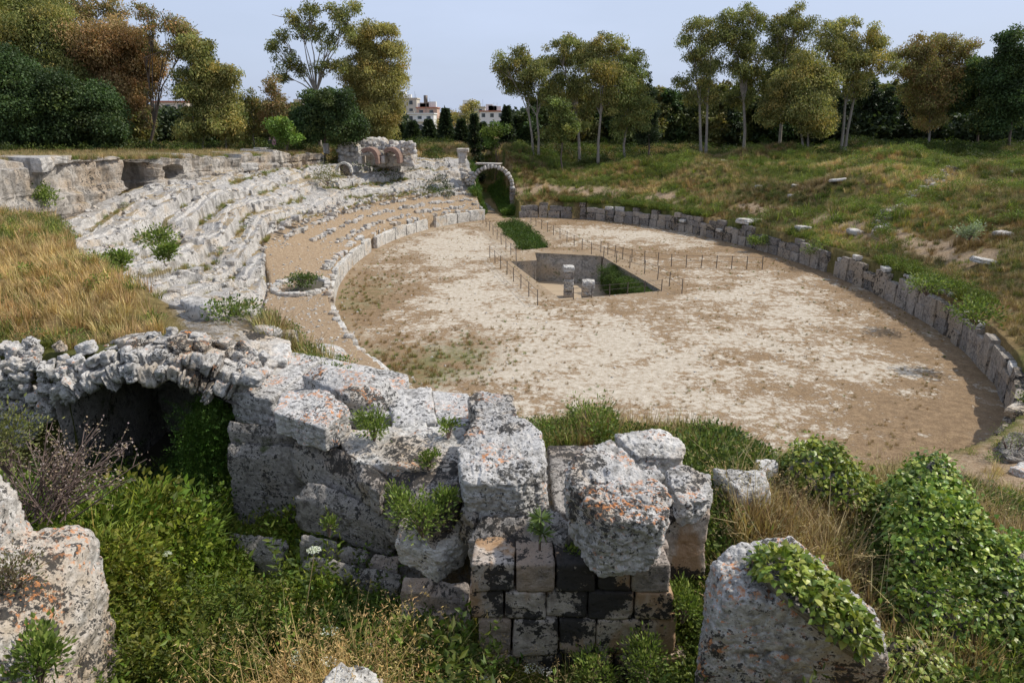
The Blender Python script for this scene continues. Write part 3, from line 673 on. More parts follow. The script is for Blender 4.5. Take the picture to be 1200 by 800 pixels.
# --- vertical rock cut face at upper left with two cave mouths
def rock_wall():
    nu, nv = 460, 76
    ph = np.linspace(R(-52), R(-136), nu)[:, None]; v = np.linspace(0, 1, nv)[None, :]
    x0, y0 = epos(ph, 13.4)
    for _ in range(4): x0, y0 = epos(ph, dwall(y0))
    zt = interp(y0, [(30, 9.2), (45, 8.75), (60, 8.1), (80, 7.5)]) + .55 * fbm(x0 * .6, y0 * .6, 0 * x0, 4, 401) + .35 * (_hash(np.floor(ph * 26 / 1.7).astype(np.int64), 0 * ph.astype(np.int64), 0 * ph.astype(np.int64), 92) - .5); zb = 3.6 + 0 * x0
    V = v * 1.0; z = lerp(zb, zt, np.minimum(V / .86, 1.)) + 0 * ph
    d = dwall(y0) - .05 + 5.0 * np.maximum(V - .86, 0) / .14 + 0 * ph
    c1 = phi_at(156, 240, 5.3); c2 = phi_at(236, 203, 7.1); c3 = phi_at(60, 230, 5.9)
    u = ph * 26
    def cave(c, zc, ru, rz_, dep): return dep * np.clip(1.15 - ((u - c * 26) / ru) ** 2 - ((z - zc) / rz_) ** 2, 0, 1) ** .5
    inset = cave(c1, 5.3, 1.3, .9, 2.4) + cave(c2, 7.1, .7, .6, 1.8) + cave(c3, 5.6, 1., .8, 1.6)
    x, y = epos(ph, d)
    bul = .8 * fbm(x * .35, y * .35, z * .25, 4, 402) + .4 * (np.abs(fbm(x * .8, y * .8, z * .25, 3, 405)) * 2 - .5) + .22 * fbm(x * 1.7, y * 1.7, z * 1.2, 3, 403) + .22 * np.sin(u * 1.1 + 2 * fbm(u * .2, z * .1, 0 * u, 2, 404)) * (z > 6)
    strata = .12 * fbm(0 * x + z * 2.2, x * .06, 0 * x, 3, 406)
    w_ = 2.5 * fbm(u * .25, z * .15, 0 * u, 2, 407); gr = np.abs(np.sin(u * 1.25 + w_)); midz = 6.9 + .5 * fbm(u * .2, 0 * u, 0 * u, 2, 408)
    low = sstep(midz + .12, midz - .12, z); groove = .5 * (1 - gr) ** 3 * low; notch = 2.2 * np.exp(-((u - phi_at(47, 225, 6) * 26) / .7) ** 4) * (z > 5.2) + 1.2 * np.exp(-((u - phi_at(150, 225, 6) * 26) / .6) ** 4)
    steps = .9 * (_hash(np.floor(u / 3.1 + w_ * .3).astype(np.int64), np.floor((z + 20) / 1.5).astype(np.int64) + 0 * u.astype(np.int64), 0 * u.astype(np.int64), 91) - .5)
    d = d + (inset + groove + notch + .3 * (1 - low) + steps * .7) * (V < .88) - bul * (V < .9) - strata * (V < .86); x, y = epos(ph + 0 * d, d)
    o = mobj('rock_cut_wall', make_mesh('rock_cut_wall', np.stack([x, y, z], -1).reshape(-1, 3), grid_faces(nu, nv)[:, ::-1], M_CLIFF, False))
    tag(o, 'upright weathered rock face with dark cave mouths at the upper left of the seating', 'rock face')
rock_wall()
# ------------------------------------------------------------------ foreground masonry
def seat(top, lift):
    """footprint read off the picture, dropped on the ground and raised by the height of the stone"""
    g_ = [ground_hit(px, py) for px, py, _ in top]; z = sum(v.z for v in g_) / len(g_) + lift
    return [(px, py, z) for px, py, _ in top]
def fg(label, cat, top, drop, mat, n=40, parent=None, inset=.04, rough=.035, edge=24, seed=0, extra=None, freq=2.2, name='stone_block', raw=False):
    pts = [atz(*p) for p in top] if raw else px_block(top, drop, inset)
    if raw: pts = pts + [Vector((p.x, p.y, drop)) for p in pts]
    if extra: pts = pts + [Vector(e) for e in extra]
    o = stone(name, pts, mat, parent, n=n, rough=rough, edge=edge, seed=seed, freq=freq)
    if parent is None: tag(o, label, cat)
    return o
wall = empty('ruined_wall', (-1.5, 7.5, 5.2)); tag(wall, 'massive ruined wall of lichen covered limestone blocks crossing the foreground', 'wall')
K = dict(parent=wall, name='block')
fg(0, 0, [(267, 457, 7.2), (318, 467, 7.15), (378, 418, 7.2), (300, 402, 7.3)], .55, M_ROCK, seed=1, **K)
fg(0, 0, [(258, 418, 7.35), (287, 384, 7.55), (342, 398, 7.4), (338, 424, 7.3)], .5, M_ROCK_W, seed=2, n=30, **K)
fg(0, 0, [(322, 462, 7.12), (368, 414, 7.14), (480, 436, 7.05), (475, 486, 7.05), (400, 490, 7.1)], .5, M_ROCK, seed=3, **K)
fg(0, 0, [(317, 482, 7.32), (381, 503, 7.27), (413, 478, 7.32), (384, 453, 7.45), (330, 457, 7.42)], [.34, .36, .5, .5, .5], M_ROCK_O, seed=4, n=48, **K)
fg(0, 0, [(350, 438, 7.4), (376, 423, 7.52), (452, 440, 7.42), (472, 460, 7.2), (440, 474, 7.2), (408, 464, 7.38)], .45, M_ROCK_O, seed=5, n=44, **K)
fg(0, 0, [(452, 456, 7.16), (505, 452, 7.16), (512, 492, 7.1), (462, 500, 7.05)], .5, M_ROCK, seed=6, n=32, **K)
fg(0, 0, [(505, 455, 7.12), (550, 460, 7.12), (556, 496, 7.08), (512, 498, 7.05)], .5, M_ROCK, seed=7, n=32, **K)
fg(0, 0, [(392, 502, 7.0), (465, 495, 7.06), (548, 500, 7.06), (545, 556, 6.98), (470, 548, 6.9), (410, 540, 6.9)], .6, M_ROCK_W, seed=8, n=52, rough=.05, **K)
fg(0, 0, [(440, 530, 6.85), (535, 525, 7.0), (545, 578, 7.0), (505, 612, 6.8), (452, 570, 6.72)], .7, M_ROCK_B, seed=9, n=44, rough=.06, **K)
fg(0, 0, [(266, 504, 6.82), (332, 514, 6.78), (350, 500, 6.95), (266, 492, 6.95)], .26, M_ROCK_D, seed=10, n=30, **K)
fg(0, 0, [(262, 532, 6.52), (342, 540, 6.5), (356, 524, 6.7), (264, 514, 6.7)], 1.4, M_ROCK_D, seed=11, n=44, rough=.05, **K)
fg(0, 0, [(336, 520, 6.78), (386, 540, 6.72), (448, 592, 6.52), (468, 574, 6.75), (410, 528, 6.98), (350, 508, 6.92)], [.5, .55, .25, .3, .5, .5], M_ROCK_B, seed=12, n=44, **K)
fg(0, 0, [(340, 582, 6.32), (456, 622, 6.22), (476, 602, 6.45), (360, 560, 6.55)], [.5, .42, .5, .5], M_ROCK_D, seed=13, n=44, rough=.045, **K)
fg(0, 0, [(462, 634, 6.45), (515, 652, 6.38), (551, 622, 6.5), (542, 604, 6.68), (488, 606, 6.68)], [.36, .42, .4, .4, .4], M_ROCK_W, seed=14, n=48, rough=.05, inset=.1, **K) if False else None
fg(0, 0, [(466, 694, 5.92), (548, 706, 5.9), (552, 684, 6.02), (472, 676, 6.02)], .55, M_PINK, seed=15, n=24, **K)
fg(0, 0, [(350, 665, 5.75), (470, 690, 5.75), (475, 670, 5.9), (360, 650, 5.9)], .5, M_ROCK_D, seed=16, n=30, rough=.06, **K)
fg(0, 0, [(548, 466, 7.42), (562, 457, 7.46), (600, 461, 7.46), (608, 486, 7.36), (560, 492, 7.36)], .45, M_ROCK, seed=17, n=30, **K)
fg(0, 0, [(540, 562, 7.3), (612, 567, 7.27), (646, 545, 7.33), (638, 502, 7.46), (602, 480, 7.5), (556, 484, 7.46), (535, 525, 7.36)], [.62, .72, .7, .9, .9, .9, .9], M_ROCK, seed=18, n=84, rough=.05, inset=.04, **K)
fg(0, 0, [(545, 632, 6.65), (640, 650, 6.62), (660, 610, 6.9), (560, 600, 6.9)], .4, M_ROCK_B, seed=19, n=36, **K)
fg(0, 0, [(776, 606, 6.88), (834, 604, 6.86), (832, 586, 7.0), (782, 584, 7.0)], .85, M_PIER, seed=20, n=36, **K)
fg(0, 0, [(745, 548, 7.1), (768, 542, 7.12), (780, 558, 7.1), (757, 564, 7.08)], .35, M_ROCK, seed=21, n=20, **K)
fg(0, 0, [(640, 520, 6.9), (760, 520, 6.9), (780, 600, 6.8), (650, 600, 6.8)], .6, M_ROCK_B, seed=22, n=30, **K)
for q, (top, dr, mt) in enumerate([
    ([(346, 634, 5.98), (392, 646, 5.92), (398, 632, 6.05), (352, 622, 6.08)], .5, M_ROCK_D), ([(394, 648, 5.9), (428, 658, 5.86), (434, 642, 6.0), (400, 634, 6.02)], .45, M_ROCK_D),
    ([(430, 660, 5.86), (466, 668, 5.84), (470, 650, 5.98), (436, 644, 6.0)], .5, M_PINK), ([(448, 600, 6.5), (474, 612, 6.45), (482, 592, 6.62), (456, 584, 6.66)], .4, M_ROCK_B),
    ([(466, 690, 5.98), (508, 698, 5.94), (510, 676, 6.08), (470, 672, 6.08)], .3, M_PINK), ([(510, 699, 5.94), (550, 702, 5.92), (552, 680, 6.06), (512, 678, 6.08)], .3, M_PINK),
    ([(466, 722, 5.72), (500, 728, 5.7), (504, 708, 5.8), (470, 704, 5.8)], .3, M_PINK), ([(502, 729, 5.7), (552, 734, 5.68), (552, 712, 5.8), (506, 710, 5.8)], .35, M_PINK),
    ([(536, 596, 6.9), (556, 612, 6.8), (566, 590, 6.95), (546, 580, 7.0)], .4, M_ROCK_B), ([(628, 600, 6.95), (662, 640, 6.75), (672, 610, 6.95), (640, 580, 7.1)], .8, M_ROCK_B),
    ([(455, 505, 7.02), (500, 508, 7.02), (500, 492, 7.08), (460, 490, 7.08)], .3, M_ROCK_W), ([(400, 520, 6.98), (440, 530, 6.94), (446, 508, 7.04), (412, 504, 7.04)], .35, M_ROCK_W),
    ([(416, 556, 6.84), (446, 580, 6.74), (456, 560, 6.86), (428, 540, 6.92)], .35, M_ROCK_B), ([(262, 640, 5.6), (330, 660, 5.5), (340, 630, 5.8), (268, 620, 5.8)], .4, M_ROCK_D)]):
    fg(0, 0, top, dr, mt, seed=60 + q, n=22, rough=.04, edge=12, **{**K})
# ashlar pier below: coursed squared stones, each its own piece
def pier():
    rr = random.Random(4); Y0 = 5.92; rows = [(660, 694), (694, 726), (726, 770), (770, 803), (803, 850)]
    joints = [[552, 604, 651, 700, 742, 786], [550, 590, 640, 690, 745, 790], [560, 600, 655, 700, 752, 795], [556, 610, 660, 720, 770, 805], [550, 600, 660, 720, 780, 812]]
    for r, ((ya, yb), js) in enumerate(zip(rows, joints)):
        za = atY(0, ya, Y0).z; zb = atY(0, yb, Y0).z
        for k in range(len(js) - 1):
            xa = atY(js[k], ya, Y0).x; xb = atY(js[k + 1], ya, Y0).x; pr = rr.uniform(-.02, .02); g = .004
            jx = lambda: rr.uniform(-.012, .012)
            pts = [Vector((x + jx(), Y0 + dy + pr * (dy == 0) + jx(), z + jx())) for x in (xa + g, xb - g) for dy in (0, .5) for z in (zb + g, za - g)]
            mt = [M_ROCK_B, M_PINK, M_RUST][((r * 5 + k) in (6, 7, 8, 12, 13)) and 1 or 0] if False else M_PIER
            if (r, k) in ((0, 0), (1, 0), (1, 2), (1, 3), (0, 2), (0,3), (2,4), (3, 3)): mt = M_PIER
            if (r, k) in ((1, 1), (2, 1), (2, 2), (2, 3)): mt = M_PIER
            if (r, k) in ((0, 1), (0, 4), (2, 0)): mt = M_PINK
            stone('ashlar', pts, mt, wall, n=14, rough=.016, edge=30, seed=500 + r * 9 + k, freq=3)
    xa = atY(790, 660, Y0).x
    for r, (ya, yb) in enumerate([(660, 700), (700, 745), (745, 800)]):     # return face on the right
        za = atY(0, ya, Y0).z; zb = atY(0, yb, Y0).z
        pts = [Vector((x, y, z)) for x in (xa - .3, xa + .02) for y in (Y0 + .3, Y0 + .9) for z in (zb + .006, za - .006)]
        stone('ashlar', pts, M_PINK, wall, n=12, rough=.012, edge=40, seed=560 + r, freq=3)
pier()
fg('large craggy boulder with orange lichen overhanging the squared stone pier', 'boulder', [(655, 560, 7.6), (702, 610, 7.5), (786, 614, 7.45), (792, 575, 7.5), (750, 545, 7.62), (718, 511, 7.78), (685, 516, 7.78), (655, 540, 7.68)],
   [.7, .8, .6, .55, .6, .7, .8, .8], M_ROCK_O, n=84, inset=.14, rough=.055, seed=30, name='boulder')
fg('jutting white block speckled black, right of the weedy hollow in the wall', 'stone block', [(461, 636, 6.42), (513, 655, 6.36), (552, 630, 6.44), (554, 606, 6.66), (470, 606, 6.66)], [.26, .34, .38, .45, .4], M_ROCK_W, seed=14, n=56, rough=.045, inset=.05)
fg('flat topped pale boulder behind the orange lichen boulder', 'boulder', [(720, 507, 7.3), (782, 502, 7.32), (804, 517, 7.24), (802, 536, 7.15), (745, 533, 7.2)], .4, M_ROCK_W, n=40, seed=31, rough=.05, name='boulder')
fg('rounded grey boulder with black speckles at the right end of the wall', 'boulder', [(774, 547, 7.25), (794, 534, 7.3), (841, 549, 7.25), (834, 582, 7.14), (795, 590, 7.14)], .36, M_ROCK, n=44, seed=32, rough=.05, inset=.12, edge=9, name='boulder')
fg('low white slab half sunk in grass right of the wall end', 'stone slab', [(835, 548, 6.72), (898, 549, 6.72), (906, 568, 6.64), (868, 577, 6.64)], .9, M_ROCK_W, n=28, seed=33, rough=.04, name='stone_slab')
fg('small white stone beside the low white slab in the grass', 'stone', [(884, 536, 6.6), (910, 535, 6.6), (914, 548, 6.55), (892, 551, 6.55)], .8, M_ROCK_W, n=16, seed=34, rough=.04, name='stone')
fg('thin pale kerb slab lying at the near edge of the arena', 'stone slab', seat([(862, 511, 5.6), (922, 511, 5.6), (934, 519, 5.5), (870, 519, 5.5)], .12), .2, M_ROCK_W, n=20, seed=35, rough=.03, name='stone_slab')
R1 = dict(raw=True, edge=30)
fg('very large pointed limestone boulder with ivy spilling over its right shoulder', 'boulder', [(926, 619, 7.3), (888, 625, 7.28), (832, 648, 7.12), (848, 694, 7.06), (940, 712, 7.02), (1000, 735, 6.9), (1047, 776, 6.55), (970, 655, 7.15), (1034, 724, 6.75)], 5.1, M_ROCK_O, n=110, rough=.05, seed=36, name='boulder',
   extra=[(1.62, 4.9, 5.4), (3.2, 4.9, 5.3)], **R1)
fg('pale rough boulder with black and orange lichen at the lower left corner', 'boulder', [(25, 612, 7.42), (112, 612, 7.35), (124, 675, 6.9), (108, 780, 6.35), (-70, 640, 7.6), (-70, 830, 7.2), (55, 840, 6.6)], 5.2, M_BOULD_L, n=96, rough=.07, seed=37, name='boulder', freq=1.6, **R1)
fg('tan limestone boulder at the left edge above the lower left boulder', 'boulder', [(-80, 540, 8.1), (-5, 545, 7.95), (20, 570, 7.8), (32, 615, 7.5), (-80, 640, 7.9)], 6.2, M_BOULD_L, n=50, rough=.07, seed=38, name='boulder', **R1)
fg('white stone poking out of the dry grass at the bottom edge', 'stone', [(398, 773, 6.35), (430, 777, 6.3), (462, 800, 6.1), (440, 840, 6.1), (370, 805, 6.3)], .5, M_ROCK_W, n=36, seed=39, rough=.05, name='stone')
fg('knobbly grey rock under the ivy at the bottom right', 'stone', [(1050, 768, 6.15), (1084, 762, 6.2), (1104, 785, 6.05), (1095, 815, 5.9), (1055, 812, 5.95)], .4, M_ROCK, n=30, seed=40, rough=.09, edge=8, name='stone')
fg('dark rock at the right edge below the green bush', 'stone', seat([(1166, 514, 3.3), (1188, 503, 3.4), (1216, 512, 3.3), (1214, 536, 3.0), (1175, 536, 3.0)], .3), .8, M_ROCK_D, n=24, seed=41, rough=.12, edge=8, name='stone')
fg('small pale rock at the right edge on the orange footpath', 'stone', seat([(1180, 545, 2.6), (1200, 538, 2.6), (1222, 548, 2.6), (1205, 556, 2.5)], .2), .4, M_ROCK_W, n=16, seed=42, rough=.1, edge=8, name='stone')
fg('grey broken rock standing alone on the near edge of the arena', 'stone', seat([(1015, 523, 2.75), (1030, 515, 2.85), (1050, 522, 2.6), (1052, 535, 2.4), (1020, 534, 2.4)], .3), .6, M_ROCK, n=24, seed=43, rough=.1, edge=9, name='stone')
fg('low tan rock touching the grey broken rock', 'stone', seat([(1048, 524, 2.6), (1075, 526, 2.6), (1080, 535, 2.4), (1055, 537, 2.4)], .2), .4, M_RUB, n=16, seed=44, rough=.1, edge=9, name='stone')
for i, (px, py, s) in enumerate([(430, 690, .2), (392, 672, .16), (672, 590, .14)]):
    pass

# tumbled blocks on the slope behind the wall, where the seating meets it
rr = random.Random(31); tb = empty('tumbled_blocks', (-4, 13, 6)); tag(tb, 'pale blocks and stones tumbled on the slope between the vault top and the sandy walkway', 'rubble')
for i in range(46):
    x = rr.uniform(-6.2, -2.3); y = rr.uniform(11.6, 17.5); z = H(x, y); s = rr.choice([rr.uniform(.18, .35), rr.uniform(.3, .6), rr.uniform(.5, 1.)])
    ub(UB_TIER + UB_SLAB if rr.random() < .6 else UB_RUB, tb, (x, y, z + s * .12), (s * rr.uniform(1., 1.6), s, s * rr.uniform(.5, .8)), rr.uniform(0, 3), rr.uniform(-.2, .2), rr.uniform(-.2, .2), 'stone')

# ------------------------------------------------------------------ barrel vault at left
UB_ARCH = unit_blocks(8, 8, .16, 7, 700, M_RUB) + unit_blocks(8, 8, .16, 7, 740, M_ROCK)
VX, VZ, VR = -5.42, 5.02, 2.32
def vault():
    root = empty('barrel_vault', (VX, 9.6, 5.2)); tag(root, 'low rubble stone barrel vault with a dark overgrown mouth at the left', 'vault')
    rr = random.Random(12)
    rows = [(VR + .13, 9.40, -50, 31, .3, .27), (VR + .33, 9.52, -58, 33, .26, .2), (VR + .40, 9.80, -52, 34, .24, .15), (VR + .41, 10.05, -36, 34, .22, .14), (VR + .42, 10.3, -24, 34, .2, .13)]
    for ri, (r, Y, a0, a1, dep, rad) in enumerate(rows):
        a = a0
        while a < a1:
            w = rr.choice([rr.uniform(.07, .12), rr.uniform(.11, .17), rr.uniform(.15, .23)]) * (1. if ri < 2 else 1.2); aa = a + math.degrees(w / r) / 2; ar = R(aa)
            if ri < 2 or rr.random() < .93:
                rj = r + rr.uniform(-.07, .09); o = ub(UB_ARCH, root, (VX + rj * math.sin(ar), Y + rr.uniform(-.06, .06), VZ + rj * math.cos(ar)), (w * rr.uniform(.95, 1.2), dep * rr.uniform(.8, 1.5), rad * rr.uniform(.7, 1.5)), 0, rr.uniform(-.25, .25), ar + rr.uniform(-.15, .15), 'stone')
            a += math.degrees(w / r)
    # stones stepping down to the left of the mouth
    for i in range(190):
        px = lerp(-25, 85, rr.random()); py = lerp(408, 520, rr.random()); v = atY(px, py, 9.32 + rr.uniform(-.05, .1)); v.y += max(0, v.z - 7.6) * 1.5; s = rr.uniform(.1, .21)
        if (v.x - VX) ** 2 + (v.z - VZ) ** 2 < (VR + .1) ** 2 or v.z > 8: continue
        ub(UB_ARCH, root, (v.x, v.y, v.z - .05), (s * 1.3, s * 1.1, s), rr.uniform(0, 3), rr.uniform(-.4, .4), rr.uniform(-.4, .4), 'stone')
    for i in range(26):
        px = rr.uniform(268, 302); py = rr.uniform(408, 446); v = atz(px, py, 7.4); s = rr.uniform(.12, .24)
        ub(UB_ARCH, root, (v.x, v.y, v.z), (s * 1.3, s * 1.1, s), rr.uniform(0, 3), rr.uniform(-.4, .4), rr.uniform(-.4, .4), 'stone')
    # mortared core behind the facing stones
    aa_ = np.radians(np.linspace(-60, 40, 90))[:, None]; prof = np.array([(VR + .04, 9.48), (VR + .2, 9.46), (VR + .34, 9.5), (VR + .38, 9.7), (VR + .37, 10.0), (VR + .36, 10.5)])
    rj = prof[None, :, 0] + .03 * fbm(aa_ * 20 + 0 * prof[None, :, 1], prof[None, :, 1] * 4 + 0 * aa_, 0 * aa_ + 0 * prof[None, :, 0], 3, 790)
    V = np.stack([VX + rj * np.sin(aa_), prof[None, :, 1] + 0 * aa_, VZ + rj * np.cos(aa_)], -1).reshape(-1, 3) - np.array(root.location); mobj('mortar_core', make_mesh('mortar_core', V, grid_faces(90, 6), M_RUB, True), root)
    # lining: curved soffit running back into the hill
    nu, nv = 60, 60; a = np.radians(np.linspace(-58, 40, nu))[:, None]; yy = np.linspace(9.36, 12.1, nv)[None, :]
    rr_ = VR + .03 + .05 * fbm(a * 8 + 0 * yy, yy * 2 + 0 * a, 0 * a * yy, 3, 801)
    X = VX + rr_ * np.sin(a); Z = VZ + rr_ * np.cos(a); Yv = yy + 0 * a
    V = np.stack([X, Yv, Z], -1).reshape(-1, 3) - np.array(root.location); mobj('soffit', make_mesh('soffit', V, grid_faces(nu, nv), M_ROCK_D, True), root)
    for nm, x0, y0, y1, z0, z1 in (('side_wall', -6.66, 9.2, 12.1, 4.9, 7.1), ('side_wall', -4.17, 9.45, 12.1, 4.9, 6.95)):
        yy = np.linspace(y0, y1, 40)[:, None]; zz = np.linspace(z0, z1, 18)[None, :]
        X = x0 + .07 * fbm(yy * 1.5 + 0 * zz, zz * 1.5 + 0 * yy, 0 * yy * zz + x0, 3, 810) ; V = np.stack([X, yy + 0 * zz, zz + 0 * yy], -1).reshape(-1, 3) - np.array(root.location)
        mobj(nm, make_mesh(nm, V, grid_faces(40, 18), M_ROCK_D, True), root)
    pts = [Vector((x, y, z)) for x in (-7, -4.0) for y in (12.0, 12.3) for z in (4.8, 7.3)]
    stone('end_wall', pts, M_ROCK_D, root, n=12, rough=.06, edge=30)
    # squared blocks of the inner right jamb
    for r, (z0, z1) in enumerate([(6.72, 7.0), (6.2, 6.7), (5.6, 6.18)]):
        for k, (y0, y1) in enumerate([(9.75, 10.5), (10.52, 11.4), (11.42, 12.1)]):
            pts = [Vector((x, y, z)) for x in (-4.33 + .04 * (k + r & 1), -4.05) for y in (y0, y1) for z in (z0, z1)]
            stone('jamb_block', pts, M_ROCK_D, root, n=10, rough=.02, edge=24, seed=830 + r * 5 + k)
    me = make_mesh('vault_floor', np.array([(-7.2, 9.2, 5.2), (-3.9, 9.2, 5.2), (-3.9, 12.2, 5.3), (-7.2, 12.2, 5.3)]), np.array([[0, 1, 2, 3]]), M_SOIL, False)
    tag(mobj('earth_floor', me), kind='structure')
M_SOIL = plain_mat('damp_soil', (.07, .06, .04), 1., .4, 2.)  # near-black earth: shade of vault and walkway hole put into its colour
vault()

# ------------------------------------------------------------------ far arch, brick arches, ruins, pillars, fences
def far_arch():
    cx, Y, r = -2.45, 86.5, 2.2; zc = 3.25; root = empty('stone_arch', (cx, Y, 0)); tag(root, 'freestanding rubble stone archway over the far entrance passage', 'archway'); rr = random.Random(2)
    n = 19
    for i in range(n):
        a = R(-92 + 184 * i / (n - 1)); w = math.pi * r / n
        ub(UB_RUB, root, (cx + (r + .28) * math.sin(a), Y + rr.uniform(-.05, .05), zc + (r + .28) * math.cos(a)), (w * 1.25, 1.3, .55 * rr.uniform(.9, 1.25)), 0, 0, a + rr.uniform(-.1, .1), 'voussoir')
    for s in (-1, 1):
        z = 0.
        while z < 3.1:
            h = rr.uniform(.4, .7); ub(UB_RUB if s < 0 else UB_DARK, root, (cx + s * (r + .32) + rr.uniform(-.06, .06), Y, z + h / 2), (.75, 1.4, h * 1.05), rr.uniform(-.1, .1), name='pier_block'); z += h
    for i in range(16):
        t = rr.random(); ub(UB_RUB, root, (cx - 2.9 + rr.uniform(-.9, .5), Y + rr.uniform(-.3, .5), 3.2 + t * 2.2), (.6, .7, .5), rr.uniform(0, 3), name='rubble')
    ub(UB_RUB, root, (cx - .4, Y, 6.0), (3.6, 1.1, .3), 0, 0, .02, 'capping')
far_arch()
UB_BRICK = []
for i in range(4):
    P, F = hull_rock([Vector((x, y, z)) for x in (-.5, .5) for y in (-.5, .5) for z in (-.5, .5)], n=3, rough=.03, edge=40, seed=900 + i, freq=2); UB_BRICK.append(make_mesh('brick', P, F, M_BRICK))
def brick_arch(px, py, Y, r, label):
    c = atY(px, py, Y); root = empty('brick_arch', (c.x, Y, c.z - r)); tag(root, label, 'brick arch'); zc = c.z - r; n = 17; rr = random.Random(int(px))
    for i in range(n):
        a = R(-42 + 130 * i / (n - 1)); ub(UB_BRICK, root, (c.x + r * math.sin(a), Y + .9, zc + r * math.cos(a)), (math.pi * r / n * .9, 2.2, .42), 0, 0, a, 'brick')
    for s in (-1, 1): stone('pier', [Vector((c.x + s * (r + .05) + dx, Y + dy, zc + dz)) for dx in (-.2, .2) for dy in (-.1, 2.4) for dz in (-.7, .1)], M_BRICK if s > 0 else M_RUB, root, n=8, rough=.05, edge=18, seed=910)
brick_arch(431, 175, 78, .9, 'left one of two ruined brick arches on the crest of the rock slope')
brick_arch(457, 175, 79, .85, 'right one of two ruined brick arches on the crest of the rock slope')
def mass():
    a = atY(395, 172, 81); b = atY(487, 172, 83)
    root = empty('rubble_mass', ((a.x + b.x) / 2, 83, 6.5)); tag(root, 'long mound of rubble masonry with grass on top behind the two brick arches', 'ruin')
    for i, (x0, x1, yt, dy) in enumerate([(394, 425, 166, 0), (418, 455, 162, .6), (450, 487, 167, .2)]):
        p = [atY(x0, 184, 81 + dy), atY(x1, 184, 81 + dy), atY(x1 - 5, yt, 82.2 + dy), atY(x0 + 5, yt, 82.2 + dy)]
        pts = p + [Vector((v.x, v.y + 3.5, v.z)) for v in p] + [Vector((p[0].x, 81 + dy, 5.8)), Vector((p[1].x, 81 + dy, 5.8))]
        stone('masonry', pts, M_RUB, root, n=26, rough=.28, edge=9, seed=920 + i, freq=1.)
    rr = random.Random(6)
    for i in range(90):
        v = atY(rr.uniform(396, 486), rr.uniform(166, 182), 81.2); s = rr.uniform(.3, .55); ub(UB_RUB, root, (v.x, v.y, v.z), (s * 1.3, s, s), rr.uniform(0, 3), name='stone')
mass()
def ruin_pillar():
    root = empty('ruined_pillar', atY(542, 196, 84)); tag(root, 'short ruined stone pillar with an overhanging cap left of the far archway', 'pillar')
    for i, (x0, x1, ya, yb) in enumerate([(537, 546, 184, 192), (536, 547, 178, 185), (535, 549, 174, 179)]):
        p = [atY(x, y, 84) for x in (x0, x1) for y in (ya, yb)]; stone('stone', p + [v + Vector((0, 1.1, 0)) for v in p], M_RUB, root, n=10, rough=.12, edge=9, seed=930 + i)
ruin_pillar()
def tunnel_mouth():
    c = atY(403, 194, 73); root = empty('drain_mouth', c); tag(root, 'small round stone drain mouth on the crest left of the brick arches', 'drain')
    for i in range(11):
        a = R(-95 + 19 * i); ub(UB_WHITE, root, (c.x + .75 * math.sin(a), 73, c.z - .5 + .75 * math.cos(a)), (.3, .7, .25), 0, 0, a, 'stone')
    ub(UB_DARK, root, (c.x, 73.7, c.z - .5), (1.3, .3, 1.3), name='back_stone')
tunnel_mouth()
def pit_pillar(px, Y, ztop, w, label, n):
    u, dy, dz = ray(px, 330); x = u * Y / dy; root = empty('pit_pillar', (x, Y, -2.5)); tag(root, label, 'pillar'); z = -2.5; h = (ztop + 2.5) / n
    for i in range(n):
        s = w * (1.12 if i == n - 1 else 1) * random.uniform(.94, 1.04); ub(UB_WHITE if i % 3 else UB_PINK, root, (x + random.uniform(-.04, .04), Y, z + h / 2), (s, s, h * 1.02), random.uniform(-.06, .06), name='block'); z += h
pit_pillar(666.5, 53.6, .05, .85, 'tall square stone pillar standing in the sunken pit', 5)
pit_pillar(689, 51.4, -.62, .95, 'short broken stone pillar stub in the sunken pit', 3)
pit_pillar(683, 60.2, -.1, .7, 'pale pillar against the far wall of the sunken pit', 4)
def fence(label, line, n, h=1.0, group=None):
    P = [atz(px, py, 0) for px, py in line]; L = [0]
    for a, b in zip(P, P[1:]): L.append(L[-1] + (b - a).length)
    root = empty('wire_fence', P[0]); tag(root, label, 'fence'); rr = random.Random(int(line[0][0]))
    def at(s):
        for i in range(len(P) - 1):
            if s <= L[i + 1] + 1e-6: return P[i].lerp(P[i + 1], (s - L[i]) / (L[i + 1] - L[i]))
        return P[-1].copy()
    S_ = [at(L[-1] * i / (n - 1)) for i in range(n)]
    me = None
    for p in S_:
        o = bpy.data.objects.new('post', POST_ME); link(o, root); o.location = p - root.location; o.scale = (1, 1, h); o.rotation_euler = (rr.uniform(-.04, .04), rr.uniform(-.04, .04), 0)
    for zz in (.55, .95):
        V = []; F = []
        for a, b in zip(S_, S_[1:]):
            t = (b - a).normalized(); s = Vector((-t.y, t.x, 0)) * .009
            for k, p in enumerate((a, b)):
                z = Vector((0, 0, zz * h)); 
                for off in (s + Vector((0, 0, .009)), -s + Vector((0, 0, .009)), -s - Vector((0, 0, .009)), s - Vector((0, 0, .009))): V.append(tuple(p + z + off - root.location))
            i = len(V) - 8
            for k in range(4): F.append((i + k, i + (k + 1) % 4, i + 4 + (k + 1) % 4, i + 4 + k))
        mobj('wire', make_mesh('wire', V, F, M_STEEL), root)
def post_mesh():
    bm = bmesh.new(); bmesh.ops.create_cone(bm, cap_ends=True, segments=6, radius1=.035, radius2=.03, depth=1.06, matrix=Matrix.Translation((0, 0, .5)))
    me = bpy.data.meshes.new('post'); bm.to_mesh(me); bm.free(); me.materials.append(M_STEEL); return me
POST_ME = post_mesh()
fence('thin wire fence left of the overgrown trench', [(566, 262), (605, 306)], 9)
fence('thin wire fence along the left edge of the sunken pit', [(574, 302), (630, 358)], 8)
